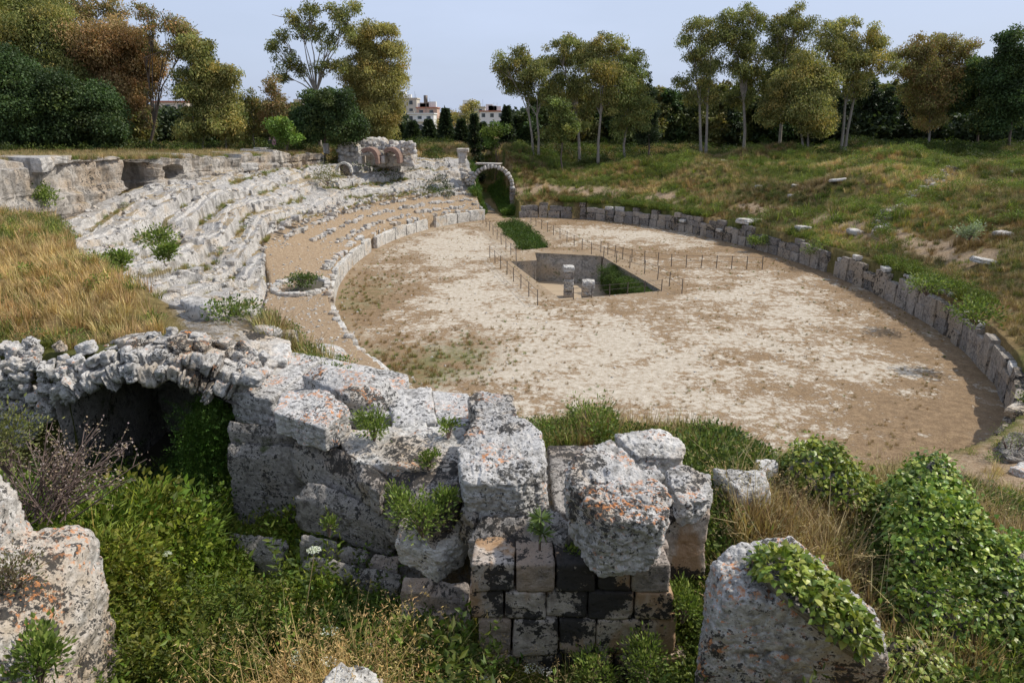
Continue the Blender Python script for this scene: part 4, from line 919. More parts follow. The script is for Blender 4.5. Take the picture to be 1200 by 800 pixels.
fence('thin wire fence from the trench round the right side of the pit', [(622, 262), (688, 296), (764, 324), (799, 344)], 17)
fence('thin wire fence branching off to the right across the arena', [(704, 296), (735, 306), (790, 313), (893, 316)], 14)
fence('low wire railing along the front edge of the sunken pit', [(672, 351), (775, 341)], 6, .8)

# ------------------------------------------------------------------ foliage
def leaves(C, D, Wd, L, Wi, col, cup=.12):
    """rhombic leaves: base C, direction D (unit), side Wd (unit), length L, width Wi, colour"""
    n = len(C); L = np.broadcast_to(np.asarray(L, float).reshape(-1, 1) if np.ndim(L) else L, (n, 1)); Wi = np.broadcast_to(np.asarray(Wi, float).reshape(-1, 1) if np.ndim(Wi) else Wi, (n, 1))
    Nn = np.cross(D, Wd)
    v = np.stack([C, C + D * L * .45 + Wd * Wi * .5 + Nn * cup * Wi, C + D * L - Nn * cup * L * .5, C + D * L * .45 - Wd * Wi * .5 + Nn * cup * Wi], 1).reshape(-1, 3)
    F = np.arange(4 * n).reshape(n, 4); return v, F, np.repeat(col, 4, 0)
def unit(v): return v / (np.linalg.norm(v, axis=1, keepdims=True) + 1e-9)
def rnd_dirs(rg, n, up=0., flat=1.):
    v = rg.normal(size=(n, 3)) * [1, 1, flat]; v[:, 2] += up; return unit(v)
def side_of(rg, D):
    w = rg.normal(size=D.shape); w = w - D * (w * D).sum(1, keepdims=True); return unit(w)
def blades(rg, n, spread, h, w, cols, lean=.5, curl=.5):
    """grass tuft: n bent blades, two quads each"""
    a = rg.uniform(0, 2 * math.pi, n); r = spread * np.sqrt(rg.random(n)); b = np.c_[r * np.cos(a), r * np.sin(a), np.zeros(n)]
    aa = a + rg.normal(0, .7, n); ln = lean * rg.random(n) ** .7; hh = h * rg.uniform(.45, 1., n)
    d = np.c_[np.cos(aa) * ln, np.sin(aa) * ln, np.ones(n)]; d = unit(d); s = np.c_[-np.sin(aa), np.cos(aa), 0 * aa]
    d2 = unit(d + np.c_[np.cos(aa), np.sin(aa), -.4 * np.ones(n)] * curl * rg.random((n, 1)))
    p1 = b + d * (hh * .55)[:, None]; p2 = p1 + d2 * (hh * .45)[:, None]; w = w * rg.uniform(.7, 1.3, (n, 1))
    V = np.stack([b - s * w * .5, b + s * w * .5, p1 - s * w * .4, p1 + s * w * .4, p2 - s * w * .08, p2 + s * w * .08], 1).reshape(-1, 3)
    i = np.arange(n)[:, None] * 6; F = np.concatenate([i + [0, 1, 3, 2], i + [2, 3, 5, 4]]); col = np.array(cols)[rg.integers(0, len(cols), n)] * rg.uniform(.75, 1.25, (n, 1))
    return V, F, np.repeat(col, 6, 0)
def cat_parts(parts):
    V = []; F = []; C = []; o = 0
    for v, f, c in parts: V.append(v); F.append(f + o); C.append(c); o += len(v)
    return np.concatenate(V), np.concatenate(F), np.concatenate(C)
def proto(name, parts, mat=None):
    V, F, C = cat_parts(parts); return bpy.data.objects.new(name, make_mesh(name, V, F, mat or M_LEAFI, False, {'tint': C}))
G1 = (.11, .15, .035); G2 = (.16, .19, .05); G3 = (.07, .11, .025); ST = (.44, .34, .17); ST2 = (.34, .24, .11); BR = (.24, .16, .085); YG = (.28, .30, .06)
def bushy(rg, n, r, h, L, Wi, cols, droop=0.):
    p = rnd_dirs(rg, n) * (rg.random((n, 1)) ** .4) * [r, r, h * .5] + [0, 0, h * .5]
    D = unit(p - [0, 0, h * .3] + rg.normal(size=(n, 3)) * .35 * r + [0, 0, -droop * r]); c = np.array(cols)[rg.integers(0, len(cols), n)] * rg.uniform(.7, 1.3, (n, 1))
    return leaves(p, D, side_of(rg, D), L * rg.uniform(.6, 1.2, n), Wi * rg.uniform(.7, 1.2, n), c)
g = np.random.default_rng(5)
P_DRY = [proto('dry_tuft', [blades(g, 46, .16, .55, .014, [ST, ST, ST2, BR], .55)]) for _ in range(4)]
P_GRN = [proto('green_tuft', [blades(g, 42, .16, .42, .018, [G1, G2, G3, YG], .6)]) for _ in range(4)]
P_WEED = [proto('weed', [bushy(g, 170, .3, .4, .062, .038, [G1, G2, G3, (.19, .24, .05)])]) for _ in range(4)]
P_BRAM = [proto('bramble', [bushy(g, 300, .3, .38, .045, .031, [G2, (.19, .24, .05), (.13, .17, .04), (.22, .22, .07)])]) for _ in range(4)]
def nettle(rg, n=7, h=.6):
    C = []; D = []; parts = []
    for i in range(n):
        b = rg.normal(0, .1, 3) * [1, 1, 0]; tip = b + [rg.normal(0, .14), rg.normal(0, .14), h * rg.uniform(.6, 1.1)]; m = 30; t = np.linspace(.15, 1, m)[:, None]; p = b + (tip - b) * t; a = np.arange(m) * 2.4; d = unit(np.c_[np.cos(a), np.sin(a), .15 + .5 * t[:, 0]]); C.append(p); D.append(d)
    C = np.concatenate(C); D = np.concatenate(D); c = np.array([G1, G2, (.09, .14, .03)])[rg.integers(0, 3, len(C))] * rg.uniform(.75, 1.3, (len(C), 1)); parts.append(leaves(C, D, side_of(rg, D * [1, 1, .2] + 1e-3),   .055 * rg.uniform(.5, 1.1, len(C)), .022, c)); return parts
P_NET = [proto('nettle', nettle(g)) for _ in range(3)]
P_FERN = [proto('fennel', [bushy(g, 260, .28, .5, .09, .012, [G1, G2, (.2, .24, .07)]), blades(g, 14, .08, .6, .012, [G2, ST2], .3)]) for _ in range(2)]
def stalks(rg, n, h, cols, lean=.9):
    V, F, C = blades(rg, n, .1, h, .009, cols, lean, .9); tips = V.reshape(n, 6, 3)[:, 4]
    pr = [(V, F, C)]
    for t in tips:
        m = 9; D = rnd_dirs(rg, m, -.2) ; D = unit(D + [0.6, 0, 0]); c = np.array([ST] * m) * rg.uniform(.8, 1.3, (m, 1)); pr.append(leaves(t + rg.normal(size=(m, 3)) * .025, D, side_of(rg, D), .035, .008, c))
    return pr
P_STALK = [proto('oat_stalk', stalks(g, 12, 1., [ST, ST2, (.36, .30, .15)])) for _ in range(3)]
def umbel(rg, h=.6):
    pr = [blades(rg, 1, .001, h, .012, [G2], .1, .1)]; t = pr[0][0][-1]
    n = 60; a = rg.uniform(0, 6.28, n); r = .09 * np.sqrt(rg.random(n)); c = t + np.c_[r * np.cos(a), r * np.sin(a), .012 * rg.random(n)]; D = rnd_dirs(rg, n, .5, .3)
    pr.append(leaves(c, D, side_of(rg, D), .02, .018, np.array([(.75, .76, .70)] * n))); return pr
P_UMB = [proto('umbel', umbel(g)) for _ in range(2)]
def scatter(name, protos, pts, scl, tint, tilt=.12, kind='stuff', idx=None):
    pts = np.asarray(pts, float); n = len(pts)
    if n == 0: return
    c = bpy.data.collections.new('source_' + name)
    for p in protos:
        if p.name not in c.objects: c.objects.link(p)
    nm_ = sorted({p.name for p in protos}); order = np.array([nm_.index(p.name) for p in protos])      # a collection hands out its objects by name
    idx = order[idx if idx is not None else RNG.integers(0, len(protos), n)]
    me = bpy.data.meshes.new(name); me.vertices.add(n); me.vertices.foreach_set('co', pts.astype(np.float32).ravel())
    def A(nm, typ, key, v): a = me.attributes.new(nm, typ, 'POINT'); a.data.foreach_set(key, np.asarray(v).ravel())
    A('rot', 'FLOAT_VECTOR', 'vector', np.c_[RNG.normal(0, tilt, n), RNG.normal(0, tilt, n), RNG.uniform(0, 6.28, n)].astype(np.float32))
    A('scl', 'FLOAT', 'value', np.asarray(scl, np.float32)); A('idx', 'INT', 'value', idx.astype(np.int32))
    A('itint', 'FLOAT_COLOR', 'color', np.c_[np.asarray(tint), np.ones(n)].astype(np.float32))
    o = mobj(name, me); o['kind'] = kind
    t = bpy.data.node_groups.new('scatter_' + name, 'GeometryNodeTree'); t.interface.new_socket('Geometry', in_out='INPUT', socket_type='NodeSocketGeometry'); t.interface.new_socket('Geometry', in_out='OUTPUT', socket_type='NodeSocketGeometry')
    nn, ll = t.nodes, t.links; gi = nn.new('NodeGroupInput'); go = nn.new('NodeGroupOutput'); ip = nn.new('GeometryNodeInstanceOnPoints'); ci = nn.new('GeometryNodeCollectionInfo')
    ci.inputs['Collection'].default_value = c; ci.inputs['Separate Children'].default_value = True; ci.inputs['Reset Children'].default_value = True
    def na(nm, dt):
        x = nn.new('GeometryNodeInputNamedAttribute'); x.data_type = dt; x.inputs['Name'].default_value = nm; return x.outputs['Attribute']
    ll.new(gi.outputs[0], ip.inputs['Points']); ll.new(ci.outputs[0], ip.inputs['Instance']); ip.inputs['Pick Instance'].default_value = True
    ll.new(na('idx', 'INT'), ip.inputs['Instance Index']); ll.new(na('scl', 'FLOAT'), ip.inputs['Scale'])
    er = nn.new('FunctionNodeEulerToRotation'); ll.new(na('rot', 'FLOAT_VECTOR'), er.inputs[0]); ll.new(er.outputs[0], ip.inputs['Rotation'])
    ll.new(ip.outputs[0], go.inputs[0]); m = o.modifiers.new('scatter', 'NODES'); m.node_group = t; return o
def polar_pts(n, r0, r1, a0=-46, a1=46, pw=1.):
    """random ground positions, denser toward the camera"""
    a = np.radians(RNG.uniform(a0, a1, n)); u = RNG.random(n); r = r0 * (r1 / r0) ** u if pw == 1 else (r0 ** (2 - pw) + u * (r1 ** (2 - pw) - r0 ** (2 - pw))) ** (1 / (2 - pw))
    return r * np.sin(a), r * np.cos(a)
def tint_var(n, base=(1, 1, 1), v=.25):
    return np.array(base) * RNG.uniform(1 - v, 1 + v, (n, 1)) * RNG.uniform(.92, 1.08, (n, 3))
def in_sand(x, y):
    phi, d, p, q = ell(x, y); return (phi < R(-9)) & (phi > R(-172)) & (d < 4.1 + 2 * kfar(y))
def grasslands():
    # banks, hill, plateau: mixed tufts
    for nm, n, r0, r1 in (('bank_grass', 104000, 12, 118),):
        x, y = polar_pts(n, r0, r1, pw=.75); gr, dr, so, ro = cover(x, y); phi, d, p, q = ell(x, y)
        near = (y < interp(x, BACK) + .5) & ~((x < interp(y, HEDGE)) & (y > 9.8))
        ok = (d > .75) & ~near & ~in_sand(x, y) & (RNG.random(n) > np.clip(so * 1.1, 0, .93)) & (RNG.random(n) > np.clip(ro * 1.5, 0, .93)) & ~((np.abs(q + 3.3) < 1.9) & (p > 28) & (p < 52))
        x, y, gr, dr, d, p = x[ok], y[ok], gr[ok], dr[ok], d[ok], p[ok]; z = height(x, y); n = len(x); dist = np.hypot(x, y)
        isg = RNG.random(n) < gr / (gr + dr + .05); lft = x < interp(y, HEDGE); isg = np.where(lft & (y < 19), RNG.random(n) < .04 + .75 * gr * (fbm(x * .5, y * .5, 0 * x, 3, 614) > .12), isg)
        idx = np.where(isg, RNG.integers(4, 10, n), RNG.integers(0, 4, n)); tone = fbm(x * .11, y * .11, 0 * x, 3, 600)[:, None]
        ti = tint_var(n, v=.3) * (1 + .9 * np.clip(tone, -.5, .6)); rust = (fbm(x * .2, y * .2, 0 * x, 3, 610) > .15)[:, None]
        ti = np.where(~isg[:, None] & rust & ~lft[:, None], ti * [.85, .76, .66], ti); ti = np.where(lft[:, None] & ~isg[:, None] & (y < 30)[:, None], ti * [1.12, 1.06, .95], ti); ti = np.where(isg[:, None], ti * [1.05, .98, .9], ti)
        sc = RNG.uniform(.6, 1.25, n) * np.interp(dist, [10, 30, 100], [.62, .8, 1.45]); sc = sc * np.where(d > 0, 1, 1)
        scatter(nm, P_DRY + P_GRN + P_WEED[:2], np.c_[x, y, z - .04], sc, ti, idx=idx)
    # grass along the top shelf of the rock face
    n = 5200; ph = RNG.uniform(R(-134), R(-54), n); x, y = epos(ph, 13.4)
    for _ in range(4): x, y = epos(ph, dwall(y))
    dw_ = dwall(y); dd = dw_ + .5 + 3.9 * RNG.random(n) ** .8; y0_ = y; x, y = epos(ph, dd); z = interp(y0_, [(30, 9.2), (45, 8.75), (60, 8.1), (80, 7.5)]); isg = RNG.random(n) < .4
    scatter('shelf_grass', P_DRY + P_GRN, np.c_[x, y, z - .1], RNG.uniform(.5, 1.15, n), tint_var(n), idx=np.where(isg, RNG.integers(4, 8, n), RNG.integers(0, 4, n)))
    # taller scrub clumps on the right bank
    x, y = polar_pts(5200, 26, 112, 0, 42, .6); _, d, p, q = ell(x, y); k = (d > 2) & (fbm(x * .16, y * .16, 0 * x, 3, 612) > .12) & ~((np.abs(q + 3.3) < 2) & (p > 20)); x, y = x[k], y[k]; n = len(x)
    scatter('bank_scrub', P_BRAM + P_GRN, np.c_[x, y, height(x, y) - .1], RNG.uniform(1.2, 2.9, n), tint_var(n, (.95, 1.02, .75), .35), .2)
    # ditch undergrowth
    n = 8200; x = RNG.uniform(-8, 2.2, n); y = RNG.uniform(2.4, 9.6, n); z = height(x, y); yf = interp(x, FRONT)
    ok = ((y < yf - .25) & (x < 1.7) & (z < 6.6)); v = ((x < -4.25) & (x > -6.6) & (y > 9.0)) & (RNG.random(n) < .9); ok |= v; z = np.where(v, 5.2, z)
    x, y, z = x[ok], y[ok], z[ok]; n = len(x); h = 1 + .5 * fbm(x * .9, y * .9, 0 * x, 2, 620)
    dg = sstep(-2.2, -4.2, x) * sstep(6.2, 8.4, y)                                 # tint turns darker green toward the vault
    ti = tint_var(n, v=.25) * lerp(np.array([.88, .95, .72])[None], np.array([.5, .68, .42])[None], dg[:, None]); sel = fbm(x * .8, y * .8, 0 * x, 3, 621) + RNG.normal(0, .16, n); idx = np.where(sel < -.2, RNG.integers(4, 7, n), np.where(sel < .26, RNG.integers(0, 4, n), np.where(sel < .34, RNG.integers(7, 9, n), np.where(sel < .42, RNG.integers(9, 13, n), RNG.integers(13, 15, n)))))
    big = RNG.random(n) < .12; hh = np.clip(1 + 2.0 * fbm(x * 1.3, y * 1.3, 0 * x, 3, 622), .3, 1.6); sp = RNG.uniform(.75, 1.2, (n, 3)) ** .5
    yel = (fbm(x * .7, y * .7, 0 * x, 2, 623) > .1)[:, None]; ti = np.where(yel, ti * [1.3, 1.15, .9], ti)
    scatter('ditch_undergrowth', P_BRAM + P_NET + P_FERN + P_GRN + P_WEED[:2], np.c_[x, y, z - .05], hh * RNG.uniform(.45, 1.05, n) * np.where(big, 1.35, 1.), ti * sp * np.where(sel < -.2, .72, np.where(sel < .12, 1.05, 1.2))[:, None], .3, idx=idx)
    # greenery climbing inside the vault mouth
    n = 900; y = RNG.uniform(9.3, 11.2, n); x = -4.35 - .35 * RNG.random(n) ** 2 - .2 * np.abs(RNG.normal(size=n)); z = 5.2 + 1.6 * RNG.random(n) ** 1.3 * np.exp(-((y - 9.6) / 1.1) ** 2)
    x2 = RNG.uniform(-5.7, -4.3, 500); y2 = RNG.uniform(9.4, 10.6, 500); z2 = 5.2 + RNG.random(500) * np.interp(x2, [-5.7, -4.3], [.1, 1.1])
    x = np.r_[x, x2]; y = np.r_[y, y2]; z = np.r_[z, z2]; n = len(x)
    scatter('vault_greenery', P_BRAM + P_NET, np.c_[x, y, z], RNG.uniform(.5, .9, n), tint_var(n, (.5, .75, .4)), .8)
    # tall dry oats at the bottom left, long blades among them
    n = 420; x = RNG.uniform(-2.7, -.7, n); y = RNG.uniform(4.2, 5.6, n); k = RNG.random(n) < np.exp(-((x + 1.75) / .75) ** 2); x, y = x[k], y[k]; z = height(x, y); n = len(x)
    scatter('dry_oats', P_STALK + P_DRY, np.c_[x, y, z - .05], RNG.uniform(.8, 1.5, n), tint_var(n, (1.2, 1.1, .95), .2), .3)
    n = 60; x = RNG.uniform(-3.2, 1.0, n); y = RNG.uniform(4.8, 6.0, n); z = height(x, y); k = z < 6.3; x, y, z = x[k], y[k], z[k]
    scatter('stray_stalks', P_STALK + P_UMB, np.c_[x, y, z], RNG.uniform(.7, 1.1, len(x)), tint_var(len(x), (1, 1, .9)), .3)
    # grass right of the wall end
    n = 4200; x = RNG.uniform(1.7, 8.5, n); y = RNG.uniform(4.6, 10.5, n); z = height(x, y); k = (RNG.random(n) < .75) & ~((x < 2.7) & (y < 5.4)); x, y, z = x[k], y[k], z[k]; n = len(x)
    dry = fbm(x * .9, y * .9, 0 * x, 2, 640) + .9 * np.exp(-((x - 3.6) / 1.0) ** 2 - ((y - 7.2) / 1.1) ** 2) > .25
    idx = np.where(dry, RNG.choice([0, 1, 2, 3, 12, 13], n, p=[.22, .22, .22, .22, .06, .06]), RNG.integers(4, 12, n))
    scatter('rough_grass', P_DRY + P_GRN + P_WEED + P_STALK[:2], np.c_[x, y, z - .04], RNG.uniform(.65, 1.2, n), tint_var(n), .2, idx=idx)
    # fringe behind the wall, at the near rim of the arena
    n = 11500; x = RNG.uniform(-5.2, 7.5, n); y = interp(x, BACK) + RNG.uniform(-.6, 6, n); z = height(x, y); idx = RNG.integers(0, 12, n); k = RNG.random(n) < np.where(x < -2.4, .16, .8)
    scatter('rim_grass', P_DRY + P_GRN + P_WEED, np.c_[x, y, z - .04][k], (RNG.uniform(.6, 1.1, n) * np.where((x > -2.4) & (x < 1.2), .7, 1))[k], tint_var(n, (1, 1.02, .9))[k], idx=idx[k])
    # arena: sparse low tufts
    n = 34000; x, y = polar_pts(n, 18, 85, -32, 34, pw=.7); b, gg, s = arena_cover(x, y); _, d, _, _ = ell(x, y)
    pn = fbm(x * .35, y * .35, 0 * x, 4, 650)
    k = (d < -.2) & ~poly_in(PIT, x, y) & ~poly_in(TRENCH, x, y) & (RNG.random(n) < np.clip(.04 + .9 * gg ** 1.5 + .5 * (1 - b) * (pn > .1), 0, 1) ** 1.)
    x, y, gg = x[k], y[k], gg[k]; n = len(x); isg = RNG.random(n) < .15 + .35 * gg
    scatter('arena_tufts', P_DRY + P_GRN, np.c_[x, y, 0 * x - .01], RNG.uniform(.15, .42, n) * (1 + gg), np.where(isg[:, None], tint_var(n), tint_var(n, (.75, .68, .62))), idx=np.where(isg, RNG.integers(4, 8, n), RNG.integers(0, 4, n)))
    # weeds along the feet of the walls, in the joints of the seats, in the trench
    n = 1500; ph = RNG.uniform(R(12), R(155), n); dd = RNG.uniform(.5, 1.6, n); x, y = epos(ph, dd); k = fbm(ph * 9, 0 * ph, 0 * ph, 2, 660) > -.1; x, y, ph = x[k], y[k], ph[k]; z = height(x, y); n = len(x)
    scatter('wall_top_weeds', P_WEED + P_GRN, np.c_[x, y, z], RNG.uniform(.8, 1.6, n), tint_var(n, (.95, .95, .7)))
    n = 14000; ph = RNG.uniform(R(-162), R(-30), n); dd = RNG.uniform(4.5, 17, n); x, y = epos(ph, dd); k = (fbm(x * .28, y * .28, 0 * x, 3, 670) > -.1) & (dd < dwall(y) - .3); ph, dd, x, y = ph[k], dd[k], x[k], y[k]
    z, fr_, _r = tier_z(ph, dd, x, y, True); gh = height(x, y); k = (gh < z) & (fr_ > -.15) & (fr_ < .3); x, y, z = x[k], y[k], z[k]; n = len(x)
    scatter('seating_weeds', P_GRN + P_DRY + P_DRY[:2] + P_BRAM[:2], np.c_[x, y, z - .02], RNG.uniform(.45, .95, n), tint_var(n, (.9, .95, .75)))
    n = 1500; c = np.array([tuple(p) for p in TRENCH]); x = RNG.uniform(c[:, 0].min(), c[:, 0].max(), n); y = RNG.uniform(c[:, 1].min(), c[:, 1].max(), n); k = poly_in(TRENCH, x, y); x, y = x[k], y[k]; n = len(x)
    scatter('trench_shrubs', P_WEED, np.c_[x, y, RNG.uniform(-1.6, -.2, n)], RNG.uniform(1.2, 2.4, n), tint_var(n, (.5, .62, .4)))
    n = 420; x = RNG.uniform(5.5, 10.2, n); y = RNG.uniform(45, 58, n); P0 = np.array(PIT[3]); P1 = np.array(PIT[4]); t = RNG.random(n); b = P0 + (P1 - P0) * (t[:, None] * .75 + .2); 
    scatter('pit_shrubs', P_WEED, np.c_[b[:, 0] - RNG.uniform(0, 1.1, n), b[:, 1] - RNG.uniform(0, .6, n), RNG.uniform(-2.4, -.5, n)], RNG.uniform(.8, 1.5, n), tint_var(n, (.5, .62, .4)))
    n = 1500; x = -2.4 + RNG.choice([-1, 1], n) * RNG.uniform(1.3, 2.6, n) ; y = RNG.uniform(84, 104, n); x = x - (y - 86) * .12
    scatter('passage_scrub', P_WEED + P_GRN, np.c_[x, y, np.minimum(height(x, y), RNG.uniform(.2, 5.5, n))], RNG.uniform(1.5, 2.6, n), tint_var(n, (.7, .9, .6)))
grasslands()
def debris():
    pr = []
    for i in range(5):
        P, F = hull_rock([Vector((a * .5, b_ * .4, c_ * .3)) for a in (-1, 1) for b_ in (-1, 1) for c_ in (-1, 1)], n=3, rough=.12, edge=7, seed=950 + i, freq=2.); o = bpy.data.objects.new('pebble', make_mesh('pebble', P, F, M_FARROCK if i % 2 else M_RUB)); pr.append(o)
    n = 5200; ph = RNG.uniform(R(-168), R(-16), n); d = RNG.uniform(.6, 6.4, n) ; x, y = epos(ph, d); k = (y > 14) & (d < 4.2 + 2 * kfar(y)) & (RNG.random(n) < .35 + .6 * (fbm(x * .4, y * .4, 0 * x, 2, 690) > .05)); x, y = x[k], y[k]
    x2, y2 = polar_pts(3500, 20, 85, -30, 32, .7); _, d2, _, _ = ell(x2, y2); k = (d2 < -.3) & ~poly_in(PIT, x2, y2) & ~poly_in(TRENCH, x2, y2) & (RNG.random(3500) < np.where(d2 > -2, 1, .3)); x2, y2 = x2[k], y2[k]
    ph3 = RNG.uniform(R(-160), R(-20), 5200); d3 = RNG.uniform(4.2, 16, 5200); x3, y3 = epos(ph3, d3); k_ = d3 < dwall(y3) - .2; ph3, d3, x3, y3 = ph3[k_], d3[k_], x3[k_], y3[k_]; z3 = tier_z(ph3, d3, x3, y3); k = (height(x3, y3) < z3) & (y3 > 15); x3, y3, z3 = x3[k], y3[k], z3[k]
    z = np.r_[height(x, y), 0 * x2, z3]; X = np.r_[x, x2, x3]; Y = np.r_[y, y2, y3]; n = len(X)
    scatter('loose_stones', pr, np.c_[X, Y, z], np.r_[.04 + .16 * RNG.random(len(x)) ** 3, RNG.uniform(.04, .14, len(x2)), .06 + .45 * RNG.random(len(x3)) ** 4], np.ones((n, 3)), .3)
debris()
# ------------------------------------------------------------------ shrubs and ivy on the ruins
def shrub(name, label, cat, loc, r, h, n, L, Wi, cols, stems=True, dome=1., seed=1, droop=0., blade=0, group=None, mat=None, tilt=0):
    rg = np.random.default_rng(seed); root = empty(name, loc); tag(root, label, cat, group)
    k = max(5, int(n / 70)); cc = rnd_dirs(rg, k) * (rg.random((k, 1)) ** .45) * [r * .8, r * .8, h * .42] + [0, 0, h * .5]
    which = rg.integers(0, k, n); p = cc[which] + rg.normal(size=(n, 3)) * [r * .2, r * .2, h * .16]; p[:, 2] = np.abs(p[:, 2])
    D = unit((p - cc[which]) * 2 + p * .5 + rg.normal(size=(n, 3)) * .3 * r + [0, 0, .1 - droop]); ct = rg.uniform(.75, 1.3, (k, 1))[which]
    c = np.array(cols)[rg.integers(0, len(cols), n)] * rg.uniform(.7, 1.3, (n, 1)) * ct
    parts = [leaves(p, D, side_of(rg, D), L * rg.uniform(.6, 1.2, n), Wi * rg.uniform(.7, 1.2, n), c)]
    if blade: parts.append(blades(rg, blade, r * .5, h * 1.1, .012, cols, .7))
    V, F, C = cat_parts(parts); mobj('foliage', make_mesh('foliage', V, F, mat or M_LEAF, False, {'tint': C}), root)
    if stems: mobj('stem', tube_mesh('stem', [([(0, 0, -.1), tuple(cc[i] * [.5, .5, .5]), tuple(cc[i])], [.012 + r * .02, .006 + r * .012, .004]) for i in range(min(k, 9))], M_TWIG, 4), root)
    return root
def tube_mesh(name, curves, mat, seg=6):
    Vs = []; Fs = []; o = 0
    for P, Rr in curves:
        P = np.array(P, float); n = len(P); T = np.gradient(P, axis=0); T = unit(T); up = np.array([.31, .95, .1]); 
        A = unit(np.cross(T, up)); B = np.cross(T, A); a = np.linspace(0, 2 * math.pi, seg + 1)[:-1]
        V = P[:, None, :] + (A[:, None, :] * np.cos(a)[None, :, None] + B[:, None, :] * np.sin(a)[None, :, None]) * np.array(Rr, float)[:, None, None]
        i = np.arange(n - 1)[:, None] * seg + np.arange(seg)[None, :]; j = np.arange(n - 1)[:, None] * seg + (np.arange(seg)[None, :] + 1) % seg
        Fs.append(np.stack([i, j, j + seg, i + seg], -1).reshape(-1, 4) + o); Vs.append(V.reshape(-1, 3)); o += n * seg
    return make_mesh(name, np.concatenate(Vs), np.concatenate(Fs), mat, True)
GB = [(.13, .19, .04), (.18, .24, .05), (.09, .13, .03), (.24, .28, .07)]
def at_shrub(px, py, z): v = atz(px, py, z); return v
for i, (px, py, z, r, h, n, lab) in enumerate([
    (438, 508, 7.1, .26, .34, 900, 'rounded green bush growing in the gap beside the orange lichen slab'),
    (495, 620, 6.75, .34, .42, 1300, 'straggly green bush hanging above the jutting white block'),
    (468, 598, 6.8, .2, .3, 500, 'small green bush at the left of the weedy hollow in the wall'),
    (502, 545, 7.0, .14, .22, 300, 'little tuft of green leaves on the black crusted ledge'),
    (525, 508, 7.1, .16, .18, 260, 'low sprig of leaves between two flat grey slabs'),
    (525, 590, 6.95, .17, .22, 420, 'green bush tucked against the big shaded block face'),
    (800, 720, 6.0, .26, .4, 800, 'leafy green bush in the dark gap left of the pointed boulder'),
    (760, 790, 5.6, .34, .4, 1000, 'bright leafy bush at the foot of the stone pier'),
    (385, 620, 6.4, .1, .16, 160, 'tiny leafy sprig on the shaded grey block face'),
    (610, 700, 6.2, .08, .1, 90, 'tiny weed in a joint of the squared stone pier'),
    (668, 655, 6.6, .1, .16, 150, 'weed hanging under the orange lichen boulder'),
    (700, 795, 5.5, .3, .3, 700, 'low leafy weeds at the base of the pier')]):
    shrub('bush', lab, 'bush', at_shrub(px, py, z), r, h, n, .055, .024, GB, seed=40 + i)
for i, (px, py, r, h, lab) in enumerate([(688, 503, .45, .5, 'upright green shrub on the rim behind the orange lichen boulder'), (640, 500, .35, .4, 'small green shrub on the rim left of the upright one'),
    (835, 522, .4, .5, 'stemmy green shrub on the rim behind the low white slab'), (872, 524, .35, .45, 'feathery green shrub right of the stemmy one on the rim'), (770, 497, .35, .3, 'low green shrub on the rim behind the flat topped boulder'), (560, 452, .3, .3, 'green tuft on the rim beyond the flat grey slabs')]):
    v = ground_hit(px, py); shrub('bush', lab, 'bush', (v.x, v.y, v.z - .05), r, h, 900, .06, .02, GB, seed=140 + i, blade=20)
def euphorbia(px, py, z):
    v = atz(px, py, z); root = empty('spurge_plant', v); tag(root, 'spiky rosette plant growing from the crevice left of the orange lichen boulder', 'plant'); rg = np.random.default_rng(8)
    for k, (dx, dz, s) in enumerate([(0, .24, 1.), (.03, .06, .9), (-.06, .13, .6)]):
        n = 46; a = rg.uniform(0, 6.28, n); e = rg.uniform(-.5, 1., n); D = unit(np.c_[np.cos(a), np.sin(a) * .8 - .25, e]); c = np.array([dx, -.05, dz]) + D * .01
        V, F, C = leaves(c, D, side_of(rg, D), .15 * s * rg.uniform(.7, 1., n), .026, np.array([(.16, .22, .07)] * n) * rg.uniform(.7, 1.3, (n, 1)), .05)
        mobj('rosette', make_mesh('rosette', V, F, M_LEAF, False, {'tint': C}), root)
    mobj('stem', tube_mesh('stem', [([(0, .05, -.2), (0, 0, .05), (0, -.03, .24)], [.015, .012, .01])], M_TWIG, 5), root)
euphorbia(633, 628, 7.0)
def wild_carrot(px, py, z, label, s=1.):
    v = atz(px, py, z); g0 = 5.3; root = empty('wild_carrot', (v.x, v.y, g0)); tag(root, label, 'flower'); rg = np.random.default_rng(int(px)); hz = v.z - g0
    mobj('stem', tube_mesh('stem', [([(-.25, -.1, 0), (-.12, -.05, hz * .5), (-.02, 0, hz * .9), (0, 0, hz)], [.006, .005, .004, .003])], M_STRAW, 5), root)
    n = int(260 * s); a = rg.uniform(0, 6.28, n); r = .075 * s * np.sqrt(rg.random(n)); cl = np.round(a / .5) * .5; c = np.c_[r * np.cos(cl + rg.normal(0, .08, n)), r * np.sin(cl) * .9, hz + .02 + .01 * rg.random(n) - r * .2]
    D = rnd_dirs(rg, n, .3, .5); V, F, C = leaves(c, D, side_of(rg, D), .016, .014, np.array([(.78, .80, .72)] * n) * rg.uniform(.85, 1.05, (n, 1)), 0); mobj('flower_head', make_mesh('flower_head', V, F, M_LEAF, False, {'tint': C}), root)
wild_carrot(368, 645, 6.55, 'white wild carrot flower head on a thin bent stem against the shaded wall')
wild_carrot(196, 650, 6.2, 'faded wild carrot umbel standing in the green ditch', .7)
